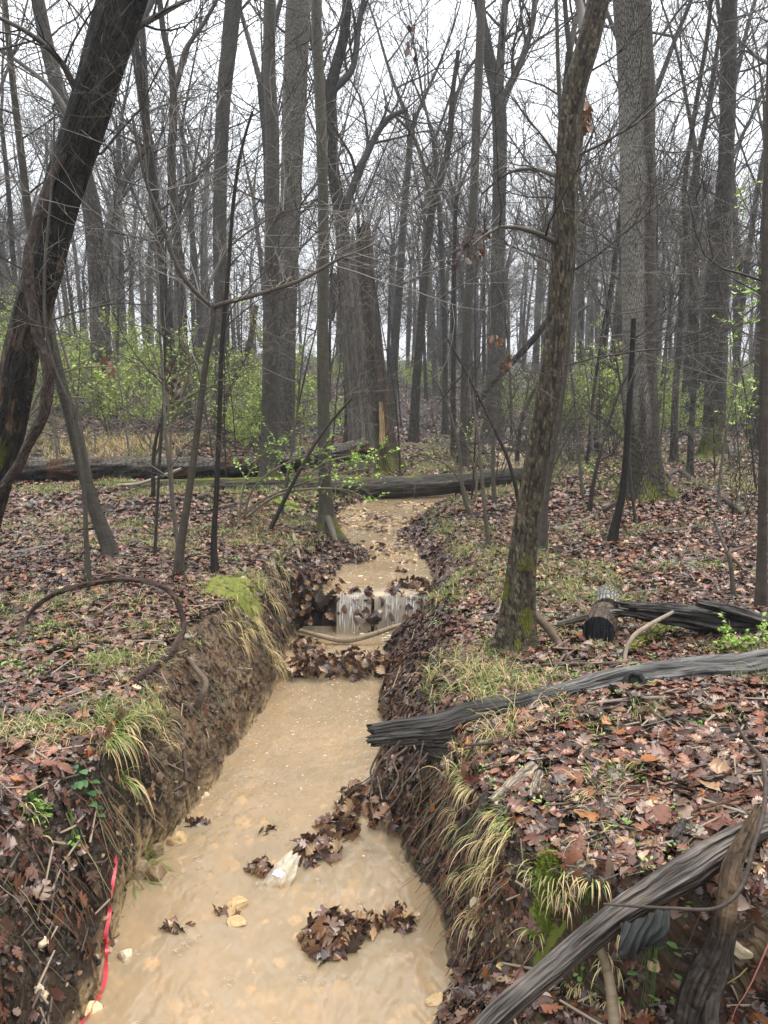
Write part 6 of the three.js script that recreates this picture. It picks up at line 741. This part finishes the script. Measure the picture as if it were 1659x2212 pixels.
// ------------------------------------------------------------------ litter left by people: ribbon, bag, cloth
{
  const pts = [[252, 1838, 3.16], [249, 1870, 3.13], [243, 1915, 3.1], [238, 1962, 3.07], [232, 2000, 3.03], [227, 2030, 2.99], [231, 2050, 2.97], [229, 2080, 2.93], [226, 2120, 2.86], [215, 2150, 2.8], [200, 2178, 2.72], [172, 2218, 2.62], [150, 2250, 2.55]].map((k) => clearAt(...k, 0.02)); const c = new THREE.CatmullRomCurve3(pts), n = 110, G = new Geo(); G.base.copy(pts[0]);
  for (let i = 0; i <= n; i++) { const p = c.getPoint(i / n), T = c.getTangent(i / n), tw = 0.5 + 1.5 * Math.sin(i * 0.13) + 0.6 * vn(i * 0.3, 1, 0), s = T.clone().cross(V(0, 0, 1)).normalize().applyAxisAngle(T, tw).multiplyScalar(0.0085), nn = s.clone().cross(T).normalize(); for (const k of [-1, 1]) G.vert(p.x + s.x * k, p.y + s.y * k, p.z + s.z * k, nn.x, nn.y, nn.z, k, i * 0.02, [1, 1, 1]); if (i) { const a = (i - 1) * 2; G.i.push(a, a + 1, a + 2, a + 1, a + 3, a + 2); } }
  const g = thing('flagging_ribbon', 'pink red flagging ribbon hanging down the left bank into the water', 'ribbon', pts[0]), rm = new THREE.MeshPhysicalMaterial({ color: new THREE.Color(0.62, 0.05, 0.075), roughness: 0.35, transmission: 0.3, thickness: 0 }); mesh('ribbon', G.build(), rm, g);
  const kp = clearAt(229, 2034, 2.97, 0.02), K = mesh('knot', STONES[2], rm, g); K.position.copy(kp).sub(pts[0]); K.scale.set(0.012, 0.018, 0.01);
}
{ // plastic bag
  const p = inPool(610, 1900, -0.75), g = thing('plastic_bag', 'crumpled clear plastic zip bag with a white label caught in the creek', 'plastic bag', p), film = new THREE.MeshPhysicalMaterial({ color: new THREE.Color(0.85, 0.8, 0.68), roughness: 0.12, transmission: 0.74, thickness: 0, ior: 1.45 }), W2 = 0.062, H2 = 0.1, n = 22;
  const f = (u, v, s) => { const edge = (1 - u * u) * (1 - v * v), top = Math.max(0, v); return V(u * W2 * (1 - 0.55 * top) + 0.02 * v, 0.05 + v * H2 * 0.62 + 0.02 * (vn(u * 3 + 5, v * 3 + 5, 1.5) - 0.5) + 0.02 * s * edge, -v * H2 * 0.72 + s * 0.03 * edge + 0.03 * (vn(u * 4 + 2, v * 4 + s, 3.5) - 0.5) + 0.014 * (vn(u * 11 + 2, v * 9 + s, 7.5) - 0.5) + 0.006 * Math.sin(u * 5 + v * 4)); };
  const sheet = (s, u0, u1, v0, v1, off) => { const P = [], I = [], U = []; for (let j = 0; j <= n; j++) for (let i = 0; i <= n; i++) { const q = f(lerp(u0, u1, i / n), lerp(v0, v1, j / n), s); P.push(q.x, q.y + off, q.z + off); U.push(i / n, j / n); } for (let j = 0; j < n; j++) for (let i = 0; i < n; i++) { const a = j * (n + 1) + i, b = a + n + 1; I.push(a, a + 1, b, b, a + 1, b + 1); } const q = new THREE.BufferGeometry(); q.setAttribute('position', new THREE.Float32BufferAttribute(P, 3)); q.setAttribute('uv', new THREE.Float32BufferAttribute(U, 2)); q.setIndex(I); q.computeVertexNormals(); return q; };
  mesh('front_film', sheet(1, -1, 1, -1, 1, 0), film, g); mesh('back_film', sheet(-1, -1, 1, -1, 1, -0.001), film, g); mesh('white_label', sheet(1, -0.6, 0.3, -0.3, 0.02, 0.002), new THREE.MeshStandardMaterial({ color: new THREE.Color(0.8, 0.8, 0.82), roughness: 0.3 }), g);
  mesh('zip_strip', sheet(1, -0.95, 0.55, -1, -0.88, 0.002), new THREE.MeshStandardMaterial({ color: new THREE.Color(0.3, 0.42, 0.62), roughness: 0.35 }), g); g.rotation.y = -0.35; g.rotation.z = -0.15; g.position.y -= 0.01;
}
{ // dark cloth hanging under the foreground log
  const p = at(1388, 2018, 2.17), n = 46, P = [], I = [], U = []; for (let j = 0; j <= n; j++) for (let i = 0; i <= n; i++) { const u = i / n * 2 - 1, v = j / n, fold = 0.04 * (fbm(u * 3.2 + v * 1.5 + 4, v * 1.4 + 2, 2.5, 3) - 0.5) + 0.008 * Math.sin(u * 14 + v * 10 + 9 * vn(u * 1.7, v * 2.2, 2.5)); P.push(u * 0.075 * (1 - 0.15 * v) + 0.05 * (v - 0.5) * -0.4, 0.055 - v * 0.11 + 0.02 * u + 0.012 * Math.sin(u * 3), 0.03 * Math.sin(v * 3.14) + fold); U.push(u * 0.1, v * 0.1); }
  for (let j = 0; j < n; j++) for (let i = 0; i < n; i++) { const a = j * (n + 1) + i, b = a + n + 1; I.push(a, b, a + 1, b, b + 1, a + 1); } const q = new THREE.BufferGeometry(); q.setAttribute('position', new THREE.Float32BufferAttribute(P, 3)); q.setAttribute('uv', new THREE.Float32BufferAttribute(U, 2)); q.setIndex(I); q.computeVertexNormals();
  const weave = tex(128, 60, (u, v) => 0.5 + 0.25 * Math.sin(u * 6.283 * 4) + 0.25 * Math.sin(v * 6.283 * 4)), g = thing('cloth', 'dark green grey crumpled cloth hanging under the foreground log', 'cloth', p); mesh('fabric', q, new THREE.MeshStandardMaterial({ color: new THREE.Color(0.017, 0.02, 0.018), roughness: 0.85, bumpMap: weave, bumpScale: 0.0006 }), g); g.rotation.y = -0.2; g.rotation.x = -0.2;
}
// ------------------------------------------------------------------ understory saplings with long thin side twigs
{
  const r = rng(2024), mk = (seed) => { const q = rng(seed), G = new Geo(), C = new Geo(), H = 3.2 + 2.4 * q(), P = wander(q, V(0, -0.1, 0), V((q() - 0.5) * 0.4, 1, (q() - 0.5) * 0.3), H, 10, 0.14, 0), R = taper(10, 0.014 + 0.012 * q(), 0.004), tone = [[0.05, 0.042, 0.036], [0.13, 0.115, 0.095]][seed % 2]; G.tube(P, R, { sides: 7, color: speck(tone, 5) }); for (let i = 0; i < 12; i++) { const j = 2 + Math.floor(q() * 8), a = q() * 6.283; branch(C, q, P[j], V(Math.cos(a), 0.1 + 0.5 * q(), Math.sin(a)), 0.7 + 1.1 * q(), 0.0065, 2, [0, 0, 5, 4, 2], tone, 0.26, 0.1); } return [G.build(), C.build()]; };
  const S = [1, 2, 3, 4, 5, 6].map((i) => mk(300 + i)), src = [];
  for (let i = 0, n = 0; i < 900 && n < 34; i++) { const d = 6.5 + 13 * r(), x = (r() * 2 - 1) * d * 0.55; if (d < 45 && x > toeL(d) - 0.7 && x < toeR(d) + 0.7) continue; if (Math.abs(x) < 1.2 && d < 9) continue; const k = n % 6, side = (d < 12 ? 'near' : 'farther back') + ' on the ' + (x < 0 ? 'left' : 'right'), label = ['dark', 'pale grey'][(k + 1) % 2] + ' wiry bare sapling with long thin twigs, ' + side, group = label; let g; if (src[k]) { g = src[k].clone(); g.name = numbered('bare_sapling'); scene.add(g); tag(g, label, 'sapling', group); } else { g = src[k] = thing('bare_sapling', label, 'sapling', null, group); mesh('stem', S[k][0], M.smooth, g); mesh('twigs', S[k][1], M.twig, g).userData.kind = 'stuff'; } g.position.set(x, height(x, d), -d); g.rotation.y = r() * 6.283; n++; }
}
renderer.render(scene, camera);
